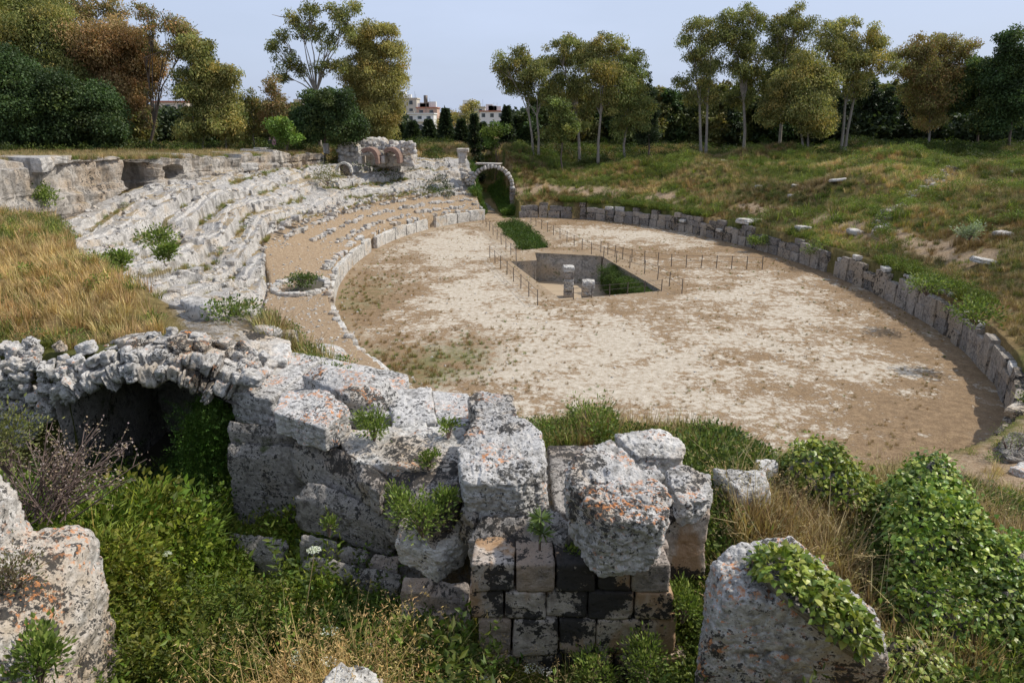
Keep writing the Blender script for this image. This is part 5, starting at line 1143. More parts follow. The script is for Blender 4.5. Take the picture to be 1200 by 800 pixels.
def dead_bush():
    c = atz(60, 600, 7.0); root = empty('dead_bush', c); tag(root, 'bare reddish brown twiggy bush with dry seed heads above the left boulder', 'bush'); rg = np.random.default_rng(3); cv = []; tips = []
    for i in range(70):
        a = rg.uniform(-.9, 1.2); L = rg.uniform(.5, 1.15); d = np.array([math.sin(a), rg.uniform(-.3, .5), math.cos(a)]); p = np.array([rg.normal(0, .16), rg.normal(0, .15), 0]); P = [p]
        for s in range(5): d = d + rg.normal(0, .13, 3) + [0.06, 0, -.03]; d /= np.linalg.norm(d); p = p + d * L / 5; P.append(p)
        cv.append((P, np.linspace(.009, .0035, 6)))
        tips.append(P[-1])
        for k in (2, 3, 4):
            q = P[k]; e = q + (d + rg.normal(0, .5, 3)) * .16; cv.append(([q, (q + e) / 2 + rg.normal(0, .01, 3), e], [.005, .004, .0025])); tips.append(e)
    mobj('twigs', tube_mesh('twigs', cv, M_TWIG, 4), root)
    t = np.array(tips); t = np.repeat(t, 4, 0) + rg.normal(0, .03, (len(t) * 4, 3)); D = rnd_dirs(rg, len(t)); V, F, C = leaves(t, D, side_of(rg, D), .028, .02, np.array([(.42, .34, .32), (.30, .22, .20), (.36, .27, .17)])[rg.integers(0, 3, len(t))])
    mobj('seed_heads', make_mesh('seed_heads', V, F, M_LEAF, False, {'tint': C}), root)
dead_bush()
shrub('bush', 'olive green leafy bush at the left edge beside the dead twigs', 'bush', atz(10, 545, 7.7), .42, .6, 1500, .05, .02, [(.14, .16, .05), (.20, .20, .07), (.10, .10, .04)], seed=61)
shrub('bush', 'dark brown green heather tuft draped on the lower left boulder', 'bush', atz(22, 690, 7.25), .28, .35, 900, .04, .015, [(.11, .09, .05), (.12, .13, .04), (.16, .12, .08)], seed=62)
shrub('bush', 'green leafy weed climbing the bottom of the left boulder', 'bush', atz(45, 800, 6.9), .26, .4, 600, .07, .035, GB, seed=63, blade=14)
def ivy(label, pts, n, leaf, cols, seed, rock=None, dense=1., thick=.12, top_b=1.25, clip=None, rough=.2, zmin=None):
    """ivy mantle: leaves lying on a lumpy mound; the mound itself is a part under them"""
    P, F = hull_rock(pts, n=40, rough=rough, edge=6, seed=seed, freq=1.5); c = (P.max(0) + P.min(0)) / 2; c[2] = P[:, 2].min(); root = empty('ivy_mound', c); tag(root, label, 'ivy')
    mobj('mound', make_mesh('mound', (P - c) * .97 + [0, 0, -.02], F, M_ROCK_D, True), root)
    rg = np.random.default_rng(seed); q = P[F]; nr = np.cross(q[:, 2] - q[:, 0], q[:, 3] - q[:, 1]); ar = np.linalg.norm(nr, axis=1); nr = nr / (ar[:, None] + 1e-9); cen = q.mean(1)
    ok = (nr[:, 2] > -.25) & (ar > 1e-7); w = ar * ok; fi = rg.choice(len(F), n, p=w / w.sum()); uv = rg.random((n, 2)); a = q[fi]
    p = (a[:, 0] * (1 - uv[:, :1]) + a[:, 1] * uv[:, :1]) * (1 - uv[:, 1:]) + (a[:, 3] * (1 - uv[:, :1]) + a[:, 2] * uv[:, :1]) * uv[:, 1:]
    nn = nr[fi]; p = p + nn * (rg.random((n, 1)) ** 1.5 * thick * (1 + 1.6 * np.clip(fbm(p[:, 0] * 2.5, p[:, 1] * 2.5, p[:, 2] * 2.5, 2, seed + 3), 0, 1)[:, None]) + (rg.random((n, 1)) < .03) * rg.random((n, 1)) * .16); down = np.array([0, 0, -1.]); D = unit(down - nn * (nn @ down)[:, None] + nn * .45 + rg.normal(size=(n, 3)) * .4)
    Wd = np.cross(D, nn + rg.normal(size=(n, 3)) * .35); Wd = unit(Wd); tone = .8 + .5 * fbm(p[:, 0] * 2, p[:, 1] * 2, p[:, 2] * 2, 2, seed)[:, None]
    c_ = np.array(cols)[rg.integers(0, len(cols), n)] * rg.uniform(.7, 1.3, (n, 1)) * tone
    V, F2, C = ivy_leaf(p, D, Wd, leaf * rg.uniform(.6, 1.25, n), c_); mobj('leaves', make_mesh('leaves', V - c, F2, M_IVY, False, {'tint': C}), root); return root
def ivy_leaf(C, D, Wd, L, col):
    """three lobed leaf, six triangles folded along the midrib"""
    n = len(C); Nn = np.cross(D, Wd); L = L[:, None]
    sh = [(0, 0, 0), (.12, .48, .06), (.42, .40, .03), (1., 0, -.12), (.42, -.40, .03), (.12, -.48, .06), (.4, 0, -.03)]
    v = np.stack([C + D * L * a + Wd * L * b + Nn * L * h for a, b, h in sh], 1).reshape(-1, 3); i = np.arange(n)[:, None] * 7
    F = np.concatenate([i + t for t in ([0, 1, 2, 6], [6, 2, 3, 4], [0, 6, 4, 5])]); return v, F, np.repeat(col, 7, 0)
IV1 = [(.16, .26, .04), (.22, .33, .05), (.10, .18, .03), (.32, .40, .08), (.40, .45, .09)]; IV2 = [(.20, .27, .04), (.27, .32, .05), (.14, .21, .035), (.34, .36, .07)]
def zpts(L, extra): return [atz(*p) for p in L] + [Vector(e) for e in extra]
ivy('tall rounded mound of dark green ivy at the right edge', zpts([(1064, 585, 6.95), (1090, 524, 7.25), (1125, 524, 7.25), (1148, 556, 7.1), (1165, 620, 6.8), (1070, 680, 6.5)], [(4.85, 7.2, 5.6), (5.9, 7.2, 5.5), (5.95, 8.6, 5.5), (5.2, 8.8, 5.6)]), 13000, .056, IV1, 71)
ivy('broad spreading skirt of ivy in the bottom right corner', zpts([(1120, 640, 6.55), (1205, 625, 6.6), (1260, 700, 6.3), (1215, 745, 6.1), (1060, 735, 6.15), (1045, 700, 6.35)], [(3.95, 5.5, 5.5), (5.9, 5.6, 5.4), (6.6, 7.0, 5.4), (4.3, 7.2, 5.6)]), 15000, .054, IV1, 72)
ivy('yellow green ivy mound at the near rim behind the dry grass', zpts([(930, 520, 7.0), (962, 503, 7.15), (985, 520, 7.0), (1022, 575, 6.6), (1000, 592, 6.4), (935, 560, 6.6)], [(3.75, 8.3, 5.7), (4.9, 8.1, 5.7), (5.1, 9.3, 5.7), (4.0, 9.3, 5.8)]), 5200, .06, IV2, 73, thick=.15)
ivy('yellow green ivy cape draped over the shoulder of the pointed boulder', zpts([(880, 628, 7.48), (925, 626, 7.45), (1000, 685, 7.3), (1038, 740, 7.02), (1012, 764, 6.95), (945, 712, 7.24), (895, 668, 7.4)], [(2.4, 5.6, 6.6), (3.1, 5.3, 6.1), (3.0, 5.6, 6.4)]), 3200, .062, IV2, 74, thick=.08, rough=.06)
ivy('low ivy patch creeping over the ground right of the pointed boulder', zpts([(1030, 740, 6.35), (1075, 735, 6.35), (1130, 770, 6.1), (1110, 800, 5.95), (1045, 790, 6.1)], [(3.2, 4.8, 5.6), (4.2, 4.9, 5.5), (4.2, 5.4, 5.6)]), 1500, .055, IV2, 75, thick=.08, rough=.06)
# shrubs on the banks
for i, (px, py, Y, r, h, lab, cols) in enumerate([
    (1005, 203, 72, 1.3, 1.9, 'round bright green shrub on the grassy bank at right', GB),
    (1140, 262, 43, .9, .9, 'pale grey green shrub with white flowers on the right bank', [(.32, .36, .26), (.22, .27, .14)]),
    (1150, 350, 30, 1.2, 1.1, 'lush green bush leaning over the right podium wall', GB),
    (1090, 322, 36, 1.2, 1.0, 'green bush on top of the right podium wall, farther than the lush one', GB),
    (960, 278, 53, 1.5, 1.2, 'spreading green bush at the gap in the podium wall', GB),
    (890, 275, 60, 1.1, .8, 'low green bush on the far podium wall', GB),
    (1190, 508, 17.5, .9, 1.1, 'grassy green bush at the right edge above the dark rock', [(.14, .19, .05), (.22, .24, .08)]),
    (183, 262, 33, .9, 1.1, 'small fig like green bush growing among the white seats', GB),
    (195, 285, 31, .6, .7, 'smaller green bush below the fig like one', GB),
    (135, 295, 27, .6, .7, 'dark green bush near the golden grass slope', GB),
    (46, 215, 40, .9, 1.2, 'green bush in a notch of the upper rock face', GB),
    (350, 322, 40, 1.3, .6, 'dark green plants filling the hole in the sandy walkway', [(.06, .09, .02), (.10, .14, .03)]),
    (382, 190, 70, 1.6, 2.2, 'tall olive weeds left of the drain mouth', [(.16, .17, .06), (.22, .2, .09)]),
    (165, 365, 14.5, .5, .6, 'brown green weeds at the edge of the golden slope', [(.17, .16, .07), (.12, .13, .04)]),
    (263, 386, 13.2, .5, .5, 'green and straw bush behind the top of the vault', [(.14, .18, .04), (.25, .2, .1)])]):
    v = atY(px, py, Y); z = H(v.x, v.y); z = max(z, v.z - h) if z < v.z - h else min(z, v.z)
    far = Y > 25; shrub('bush', lab, 'bush', (v.x, v.y, z - .05), r, h, int(900 if far else 700), .16 if far else .06, .09 if far else .02, cols, seed=80 + i)
# stones lying on the right bank, each where the picture shows it
BS = [(848, 187, 88, 1.0, 'upright white stump like stone on the far grassy bank'), (889, 218, 75, .8, 'small white stone above the bare terrace'), (933, 215, 72, .9, 'pale stone half hidden by grass near the round shrub'),
      (930, 222, 69, 1., 'pale stone just below the half hidden one'), (979, 226, 66, 1.6, 'long flat grey block on the right bank'), (944, 250, 58, 1.4, 'broad grey slab beside the wall gap bush'), (1005, 252, 54, 1.3, 'grey block pair under the collapsed bank'),
      (1035, 254, 53, .9, 'single white block right of the grey block pair'), (1163, 273, 40, 1.6, 'long pale slab lying on the lower right bank'), (1112, 200, 72, 1.1, 'dark flat stone high on the right bank'), (1180, 252, 44, 1.2, 'bluish pale slab near the right edge'),
      (880, 240, 64, 2.2, 'flat pale slab on the bare terrace'), (742, 184, 96, 2.0, 'white stone outcrop at the foot of the far trees'), (752, 186, 97, 1.4, 'second white outcrop beside the first at the foot of the far trees'), (1185, 205, 66, 1.2, 'grey stone by the right edge high on the bank'), (962, 320, 46, 1.1, 'fallen block lying at the foot of the podium wall gap')]
for i, (px, py, Y, s, lab) in enumerate(BS):
    v = atY(px, py, Y); z = H(v.x, v.y); rr = random.Random(i); o = mobj('stone', random.choice(UB_WHITE + UB_RUB), None, (v.x, v.y, z + s * .12)); o.scale = (s, s * .7, s * (.9 if i == 0 else .42 if s < 1.5 else .22)); o.rotation_euler = (rr.uniform(-.15, .15), rr.uniform(-.15, .15), rr.uniform(-.6, .6)); tag(o, lab, 'stone')
def collapsed_bank():
    root = empty('rubble_heap', atY(1060, 240, 54)); tag(root, 'dark heap of collapsed rubble in the grass of the right bank', 'rubble'); rr = random.Random(14)
    for i in range(170):
        t = rr.random(); px = lerp(1028, 1115, t) + rr.uniform(-10, 10); py = lerp(243, 200, t) + rr.uniform(-7, 7); Y = lerp(53, 66, t) + rr.uniform(-1, 1); v = atY(px, py, Y); z = H(v.x, v.y); s = rr.uniform(.2, .5)
        ub(UB_DARK if rr.random() < .5 else UB_RUB, root, (v.x, v.y, z + s * .2), (s * 1.4, s, s), rr.uniform(0, 3), rr.uniform(-.4, .4), name='stone')
    root = empty('rubble_line', atY(1060, 283, 40)); tag(root, 'line of small grey rubble running down the lower right bank', 'rubble')
    for i in range(140):
        t = rr.random(); px = lerp(1035, 1130, t) + rr.uniform(-5, 5); py = lerp(277, 304, t) + rr.uniform(-6, 6); Y = lerp(44, 36, t); v = atY(px, py, Y); z = H(v.x, v.y); s = rr.uniform(.12, .34)
        ub(UB_DARK if rr.random() < .5 else UB_RUB, root, (v.x, v.y, z + s * .2), (s * 1.4, s, s), rr.uniform(0, 3), name='stone')
collapsed_bank()

# ------------------------------------------------------------------ trees
OL = [(.15, .17, .05), (.20, .21, .065), (.11, .13, .04), (.25, .24, .08)]; YO = [(.28, .26, .085), (.33, .29, .095), (.21, .21, .07), (.36, .31, .12)]
RU = [(.31, .20, .095), (.26, .175, .08), (.22, .17, .07), (.34, .23, .11)]; DG = [(.05, .085, .03), (.07, .11, .035), (.04, .065, .022)]; DK = [(.03, .046, .02), (.042, .06, .025)]
TW = [(.24, .19, .08), (.19, .17, .06), (.15, .15, .05)]; PG = [(.17, .21, .06), (.22, .25, .08), (.12, .16, .045)]; MX = OL + YO[:2] + RU[:1]
def tree(name, label, cat, base, Y, blobs, cols, dens=1., bark=None, leaf=(.32, .11), hang=.8, stems=1, seed=0, group=None, bare=0):
    """base: picture x of the foot; blobs: clumps of the crown (x, y, rx, ry in picture units at distance Y)"""
    rg = np.random.default_rng(seed + 1000); k = Y / FPX / 1.03; b = atY(base, 165, Y); z0 = H(b.x, Y) - .2; root = empty(name, (b.x, Y, z0)); tag(root, label, cat, group)
    Vs = []; curves = []; C0 = np.array([b.x, Y, z0]); allc = []
    for (cx, cy, rx, ry) in blobs:
        rx *= 1.42; ry *= 1.36; c = np.array(atY(cx, cy, Y)) - C0; c[1] = rg.uniform(-.35, .35) * rx * k * 1.6; Rx = rx * k; Rz = ry * k; m = max(4, int(rx * ry / 20.))
        sub = rnd_dirs(rg, m) * (rg.random((m, 1)) ** .5) * [Rx * .85, Rx * .8, Rz * .85] + c; allc.append((c, sub, min(Rx, Rz)))
        for s in sub:
            sr = rg.uniform(.55, 1.25) * max(.6, min(1.7, .45 * min(Rx, Rz) + .4)); n = int(112 * dens * sr ** 1.6 + 20); p = rnd_dirs(rg, n) * (rg.random((n, 1)) ** .6) * sr * [1, 1, .72] + s
            D = unit(rg.normal(size=(n, 3)) * .55 + [0, 0, -hang]); cc = np.array(cols)[rg.integers(0, len(cols), n)] * 1.12 * rg.uniform(.84, 1.18, (n, 1)) * rg.uniform(.62, 1.5) * (np.array([1.16, .97, .86]) if rg.random() < .2 else 1.)
            Vs.append(leaves(p, D, side_of(rg, D), leaf[0] * rg.uniform(.6, 1.3, n), leaf[1] * rg.uniform(.7, 1.4, n), cc))
    V, F, C = cat_parts(Vs); mobj('crown', make_mesh('crown', V, F, M_LEAF, False, {'tint': C}), root)
    top = max(c[0][2] for c in allc); low = min(c[0][2] for c in allc); fork = max(.8, min(low * .85, top * .42)); mean = np.mean([c[0] for c in allc], 0)
    rad = .04 + .0095 * top
    for s in range(stems):
        off = np.array([(s - (stems - 1) / 2) * .7, rg.uniform(-.3, .3), 0]); lean = np.array([mean[0] * .35 + off[0] * 1.5, 0, fork]); mid = off + (lean - off) * .5 + rg.normal(0, .12, 3) * [1, 1, 0]
        curves.append(([off, off + (mid - off) * .5, mid, lean], [rad * 1.35, rad * 1.05, rad * .92, rad * .8]))
        for j, (c, sub, rr_) in enumerate(allc):
            if j % stems != s: continue
            w = c - lean; q1 = lean + w * .35 + np.array([0, 0, .08 * np.linalg.norm(w)]) + rg.normal(0, .15, 3); q2 = lean + w * .7 + rg.normal(0, .2, 3)
            curves.append(([lean - [0, 0, .1], q1, q2, c], [rad * .5, rad * .34, rad * .2, rad * .08]))
            for sb in sub[:5]:
                curves.append(([q2, (q2 + sb) / 2 + rg.normal(0, .12, 3), sb], [rad * .2, rad * .13, rad * .06]))
    for i in range(bare):
        c, sub, _ = allc[rg.integers(0, len(allc))]; e = c + rg.normal(0, 1, 3) * [1.1, .7, .8] + [0, 0, .8]; curves.append(([c, (c + e) / 2 + rg.normal(0, .2, 3), e], [.07, .045, .02]))
    mobj('trunk', tube_mesh('trunk', curves, bark or M_BARK, 7), root); return root
TREES = [
 # name, label, base x, distance, blobs, colours, density, bark, stems
 ('eucalyptus_tree', 'olive green eucalyptus with its crown cut by the top edge at far left', 22, 84, [(10, 10, 26, 22), (38, 2, 24, 18), (30, 48, 28, 26), (5, 70, 22, 30), (55, 30, 14, 22)], OL, 1.5, None, 1),
 ('eucalyptus_tree', 'tall olive eucalyptus with sunlit side right of the leftmost one', 66, 82, [(62, 30, 18, 24), (72, 60, 22, 22), (52, 78, 20, 20), (84, 88, 16, 18), (70, 105, 22, 16)], OL + YO[:1], 1.4, None, 1),
 ('carob_tree', 'dense dark green rounded tree at the far left edge', 12, 74, [(8, 95, 30, 30), (28, 120, 24, 26), (5, 140, 28, 26), (30, 150, 20, 18)], DG, 3.2, M_BARKD, 1),
 ('carob_tree', 'broad dark green tree with drooping boughs under the rust crown', 88, 76, [(60, 128, 26, 24), (88, 115, 24, 20), (112, 135, 24, 26), (128, 152, 14, 18), (70, 152, 30, 18), (98, 158, 28, 14)], DG, 3.2, M_BARKD, 1),
 ('eucalyptus_tree', 'airy pinkish tree with bare twigs behind the rust tree', 104, 92, [(92, 12, 16, 16), (112, 4, 18, 14), (130, 20, 12, 16), (96, 40, 14, 18)], TW + RU[:1], .6, None, 1, 14),
 ('eucalyptus_tree', 'big rust brown crowned tree at left', 130, 84, [(118, 50, 22, 20), (145, 46, 22, 18), (160, 70, 18, 22), (122, 82, 22, 24), (148, 98, 22, 22), (105, 98, 14, 18), (160, 112, 12, 16), (135, 120, 22, 14)], RU, 2., M_BARKD, 1),
 ('eucalyptus_tree', 'leaning tree with bare arching limbs and rusty tufts', 172, 82, [(172, 14, 11, 10), (180, 28, 8, 10), (205, 32, 14, 11), (222, 36, 12, 12), (212, 52, 14, 12), (170, 52, 7, 12), (190, 60, 8, 8), (172, 112, 5, 16), (170, 142, 6, 16)], RU + OL[:2], .9, M_BARKD, 1, 12),
 ('eucalyptus_tree', 'slender olive tree right of the leaning tree', 232, 80, [(228, 62, 11, 16), (238, 80, 13, 18), (226, 105, 13, 20), (236, 130, 14, 20), (228, 152, 14, 12), (240, 60, 8, 12)], OL + YO[:1], 2., None, 2),
 ('eucalyptus_tree', 'olive tree with a bright green tip beside the slender one', 262, 81, [(262, 88, 14, 14), (274, 84, 10, 9), (258, 112, 14, 18), (268, 138, 14, 18), (262, 155, 12, 12)], YO + OL[:2], 1.9, None, 1),
 ('young_tree', 'thin tawny young tree in the gap left of the tall open eucalyptus', 296, 84, [(295, 118, 9, 12), (300, 138, 9, 16), (290, 152, 9, 12)], TW + OL, 1.4, None, 1),
 ('young_tree', 'tawny tree with rusty tip behind the small bright bush', 322, 82, [(320, 102, 8, 11), (326, 122, 10, 14), (314, 138, 9, 14), (328, 148, 9, 12)], TW + RU, 1.5, None, 1),
 ('eucalyptus_tree', 'very tall open eucalyptus with forked pale limbs and scattered tufts', 375, 86, [(364, 12, 10, 9), (352, 32, 10, 10), (372, 34, 10, 11), (385, 52, 10, 9), (395, 14, 9, 9), (404, 30, 11, 12), (412, 8, 8, 8), (330, 42, 8, 9), (322, 56, 8, 11), (338, 66, 8, 10), (350, 78, 8, 9), (345, 20, 7, 7), (392, 72, 9, 9), (378, 80, 8, 8), (334, 88, 7, 12)], OL, 1.15, None, 1, 8),
 ('eucalyptus_tree', 'weeping golden green eucalyptus in front of the pale buildings', 440, 93, [(430, 42, 16, 13), (450, 35, 12, 10), (458, 58, 12, 12), (436, 66, 16, 14), (420, 88, 14, 18), (446, 92, 18, 18), (466, 84, 9, 14), (428, 118, 16, 18), (452, 124, 16, 20), (444, 148, 17, 14)], YO, 2.2, None, 1),
 ('carob_tree', 'dark green bushy tree under the tall open eucalyptus', 378, 80, [(372, 122, 16, 14), (392, 118, 16, 12), (362, 140, 16, 16), (390, 142, 20, 18), (410, 150, 14, 14), (372, 158, 16, 8)], DG, 3., M_BARKD, 1),
 ('green_shrub_tree', 'small bright green bushy tree on the left skyline', 334, 76, [(330, 150, 11, 10), (342, 156, 9, 8), (336, 144, 8, 7)], [(.10, .17, .03), (.14, .22, .04)], 2.4, M_BARKD, 1),
 ('eucalyptus_tree', 'spreading eucalyptus with leaning white trunk, first of the middle clump', 628, 98, [(590, 76, 10, 12), (600, 92, 11, 13), (616, 66, 13, 10), (630, 86, 14, 14), (618, 104, 12, 12), (644, 108, 11, 16), (606, 76, 10, 9), (640, 74, 8, 12)], OL + YO[:1], 1.5, None, 2),
 ('eucalyptus_tree', 'tall eucalyptus with dark open crown, second of the middle clump', 680, 99, [(655, 54, 12, 10), (672, 48, 10, 8), (662, 72, 12, 14), (682, 68, 12, 14), (675, 96, 12, 16), (655, 92, 8, 12), (686, 128, 9, 16)], OL, 1.5, None, 1),
 ('eucalyptus_tree', 'sunlit olive eucalyptus at the centre of the middle clump', 702, 97, [(694, 56, 12, 10), (710, 48, 12, 9), (722, 56, 10, 12), (702, 78, 14, 16), (718, 86, 12, 16), (694, 106, 10, 14), (714, 116, 12, 18)], YO + OL, 1.6, None, 1),
 ('eucalyptus_tree', 'pale grey green eucalyptus at the right of the middle clump', 734, 98, [(738, 66, 12, 10), (728, 84, 11, 13), (744, 82, 11, 12), (736, 108, 13, 18), (748, 132, 12, 18), (730, 140, 10, 14)], PG + OL, 1.8, None, 1),
 ('green_shrub_tree', 'light green tree below the first two middle eucalypts', 660, 94, [(656, 130, 10, 14), (666, 146, 10, 14), (650, 150, 9, 12)], PG, 1.9, M_BARKD, 1),
 ('cypress_tree', 'dark pointed cypress at the right end of the middle clump', 760, 100, [(760, 96, 3, 10), (760, 112, 6, 14), (760, 132, 9, 18), (760, 150, 10, 14)], DK, 3.2, M_BARKD, 1),
 ('eucalyptus_tree', 'tall airy eucalyptus at the left of the right hand grove', 826, 98, [(806, 42, 9, 12), (822, 28, 12, 10), (812, 62, 12, 12), (832, 48, 13, 14), (822, 82, 12, 16), (840, 72, 10, 14), (798, 96, 9, 10), (812, 112, 10, 14), (828, 112, 10, 14)], OL + YO[:1], 1.2, None, 2),
 ('eucalyptus_tree', 'eucalyptus with a flat topped crown, second of the right hand grove', 872, 99, [(850, 22, 11, 9), (868, 18, 12, 9), (884, 26, 11, 10), (858, 44, 13, 14), (876, 50, 13, 14), (862, 78, 12, 16), (882, 82, 10, 16), (870, 108, 12, 16)], OL, 1.4, None, 1),
 ('eucalyptus_tree', 'tallest eucalyptus of the grove reaching almost the top edge', 914, 100, [(934, 10, 9, 7), (922, 24, 13, 10), (942, 32, 11, 11), (906, 30, 11, 10), (926, 50, 14, 14), (904, 58, 11, 14), (940, 66, 11, 12), (918, 82, 14, 16), (900, 96, 11, 16)], OL + YO[:1], 1.5, None, 1),
 ('eucalyptus_tree', 'yellowish bushy eucalyptus filling the lower middle of the grove', 946, 93, [(946, 78, 15, 15), (930, 100, 15, 16), (958, 104, 16, 18), (942, 130, 18, 18), (962, 142, 13, 14), (908, 128, 14, 18), (915, 100, 10, 13)], YO + OL, 2., None, 2),
 ('eucalyptus_tree', 'bright olive eucalyptus with split white trunks in the grove', 990, 95, [(978, 34, 13, 10), (996, 30, 12, 8), (972, 56, 12, 14), (992, 52, 13, 13), (1018, 44, 14, 10), (1030, 52, 10, 12), (1008, 68, 14, 14), (984, 82, 12, 16), (1040, 72, 12, 11), (1000, 98, 10, 14)], YO + OL[:2], 1.6, None, 2),
 ('eucalyptus_tree', 'rust and gold crowned eucalyptus toward the right edge', 1088, 96, [(1066, 58, 14, 11), (1086, 50, 12, 9), (1108, 52, 14, 10), (1124, 58, 10, 12), (1072, 80, 16, 16), (1100, 80, 18, 18), (1122, 82, 10, 16), (1086, 108, 18, 18), (1108, 112, 12, 16), (1090, 136, 16, 14)], RU[:2] + YO[:3] + TW, 1.9, None, 1),
 ('pine_tree', 'dark green pine at the right end of the grove', 1148, 94, [(1138, 78, 12, 9), (1156, 72, 14, 9), (1146, 94, 17, 12), (1136, 116, 15, 14), (1160, 112, 16, 14), (1150, 138, 18, 14)], DG + OL[:1], 2.4, M_BARKD, 1),
 ('pine_tree', 'dark pine cut by the right edge of the grove', 1186, 90, [(1192, 45, 14, 10), (1182, 62, 13, 10), (1200, 70, 16, 14), (1182, 92, 18, 14), (1198, 112, 18, 16), (1178, 128, 16, 16)], DG, 2.4, M_BARKD, 1),
]
TREES += [
 ('green_shrub_tree', 'bright green round bush tree right of the dark conifers', 582, 104, [(580, 158, 9, 9), (588, 150, 8, 8), (576, 166, 8, 6)], [(.09, .15, .03), (.13, .20, .04)], 2.2, M_BARKD, 1),
 ('young_tree', 'two tipped golden tree rising behind the conifers before the buildings', 548, 118, [(546, 124, 6, 9), (556, 122, 5, 8), (538, 134, 7, 8), (552, 140, 8, 8)], YO, 1.8, None, 1),
 ('young_tree', 'low golden tree in front of the red roofed buildings', 528, 120, [(526, 140, 9, 9), (518, 148, 8, 8)], YO, 1.8, None, 1)]
for i, T in enumerate(TREES):
    tree(T[0], T[1], 'tree', T[2], T[3], T[4], T[5], T[6] * .8, T[7], stems=T[8], bare=T[9] if len(T) > 9 else 0, seed=i,
         leaf=(.27, .17) if T[0] in ('carob_tree', 'pine_tree', 'cypress_tree', 'green_shrub_tree') else (.33, .115), hang=.35 if T[0] != 'eucalyptus_tree' else .8)
def conifer(label, px, Y, top, w, seed):
    rg = np.random.default_rng(seed); b = atY(px, 165, Y); z0 = H(b.x, Y) - .2; h = atY(px, top, Y).z - z0; k = Y / FPX; root = empty('conifer_tree', (b.x, Y, z0)); tag(root, label, 'tree')
    n = 2600; t = rg.random(n) ** .8; r = w * k * (1 - t) ** .8 * (.75 + .25 * np.sin(t * 46 + rg.uniform(0, 6))) * rg.random(n) ** .35 + .08; a = rg.uniform(0, 6.28, n); p = np.c_[r * np.cos(a), r * np.sin(a), .6 + t * (h - .6) - r * .25]
    D = unit(np.c_[np.cos(a), np.sin(a), -.25 + 0 * a] + rg.normal(size=(n, 3)) * .35); c = np.array(DK)[rg.integers(0, 2, n)] * rg.uniform(.7, 1.5, (n, 1))
    V, F, C = leaves(p, D, side_of(rg, D), .6 * rg.uniform(.6, 1.2, n), .26, c); mobj('crown', make_mesh('crown', V, F, M_LEAF, False, {'tint': C}), root); mobj('trunk', tube_mesh('trunk', [([(0, 0, 0), (0, 0, h * .5), (0, 0, h * .95)], [.2, .12, .03])], M_BARKD, 6), root)
for i, (px, Y, top, w, lab) in enumerate([(484, 108, 142, 13, 'dark conifer directly right of the golden weeping tree'), (503, 112, 140, 13, 'broad dark conifer below the red roof'), (523, 108, 127, 11, 'tallest pointed conifer of the dark row'),
    (541, 110, 140, 13, 'dark conifer right of the tallest pointed one'), (556, 108, 133, 12, 'dark conifer at the right end of the row'), (594, 112, 124, 11, 'lone pointed conifer left of the middle grove'), (606, 116, 134, 13, 'shaded conifer touching the lone pointed one'), (470, 112, 146, 12, 'short conifer half hidden by the golden tree'), (566, 118, 144, 12, 'small conifer behind the end of the dark row')]):
    conifer(lab, px, Y, top, w, 300 + i)
# dark cypresses and broad evergreens closing the view behind the groves, each a tree
rr = random.Random(77); kk = 0
def backdrop(px, Y, top, w, kind, i):
    top -= 12 * (i % 3 != 0) * (not kind)
    b = [(px, top + 8, w * .6, 9), (px - w * .4, top + 24, w * .7, 14), (px + w * .45, top + 26, w * .7, 14), (px, 150, w, 18), (px - w * .3, 162, w, 12)]
    if kind: b = [(px, top + 8, 3, 9), (px, top + 24, 5.5, 14), (px, top + 44, 7, 16), (px, 155, 8, 14)]
    return tree('cypress_tree' if kind else 'evergreen_tree', BL[i], 'tree', px, Y, b, DK if kind else [DG, [(.10, .125, .04), (.13, .15, .05), (.08, .10, .03)], [(.15, .15, .05), (.11, .12, .04), (.18, .165, .06)]][i % 3], 2.1 if i % 3 == 0 or kind else 1.5, M_BARKD, (.55, .34), .3, 1, 400 + i)
BG = [(782, 116, 112, 20, 0), (806, 118, 122, 18, 0), (838, 116, 108, 18, 0), (858, 112, 118, 10, 1), (872, 118, 110, 18, 0), (898, 116, 98, 10, 1), (912, 118, 106, 20, 0), (945, 118, 104, 20, 0), (975, 116, 92, 10, 1), (988, 112, 108, 10, 1), (1012, 118, 98, 18, 0), (1022, 112, 96, 10, 1), (1040, 112, 104, 10, 1), (1052, 118, 110, 18, 0), (1064, 113, 100, 10, 1), (1082, 118, 106, 18, 0), (1128, 118, 100, 20, 0), (1165, 116, 98, 20, 0), (1200, 112, 90, 22, 0), (640, 118, 116, 16, 0), (675, 118, 110, 18, 0), (712, 118, 106, 18, 0), (745, 116, 112, 16, 0), (768, 116, 116, 14, 0),
      (20, 100, 70, 24, 0), (60, 100, 90, 22, 0), (146, 100, 112, 18, 0), (248, 100, 124, 20, 0), (284, 102, 134, 14, 0), (308, 104, 138, 16, 0), (400, 100, 118, 20, 0), (432, 100, 128, 18, 0), (352, 104, 134, 16, 0), (620, 116, 138, 12, 0)]
BL = []
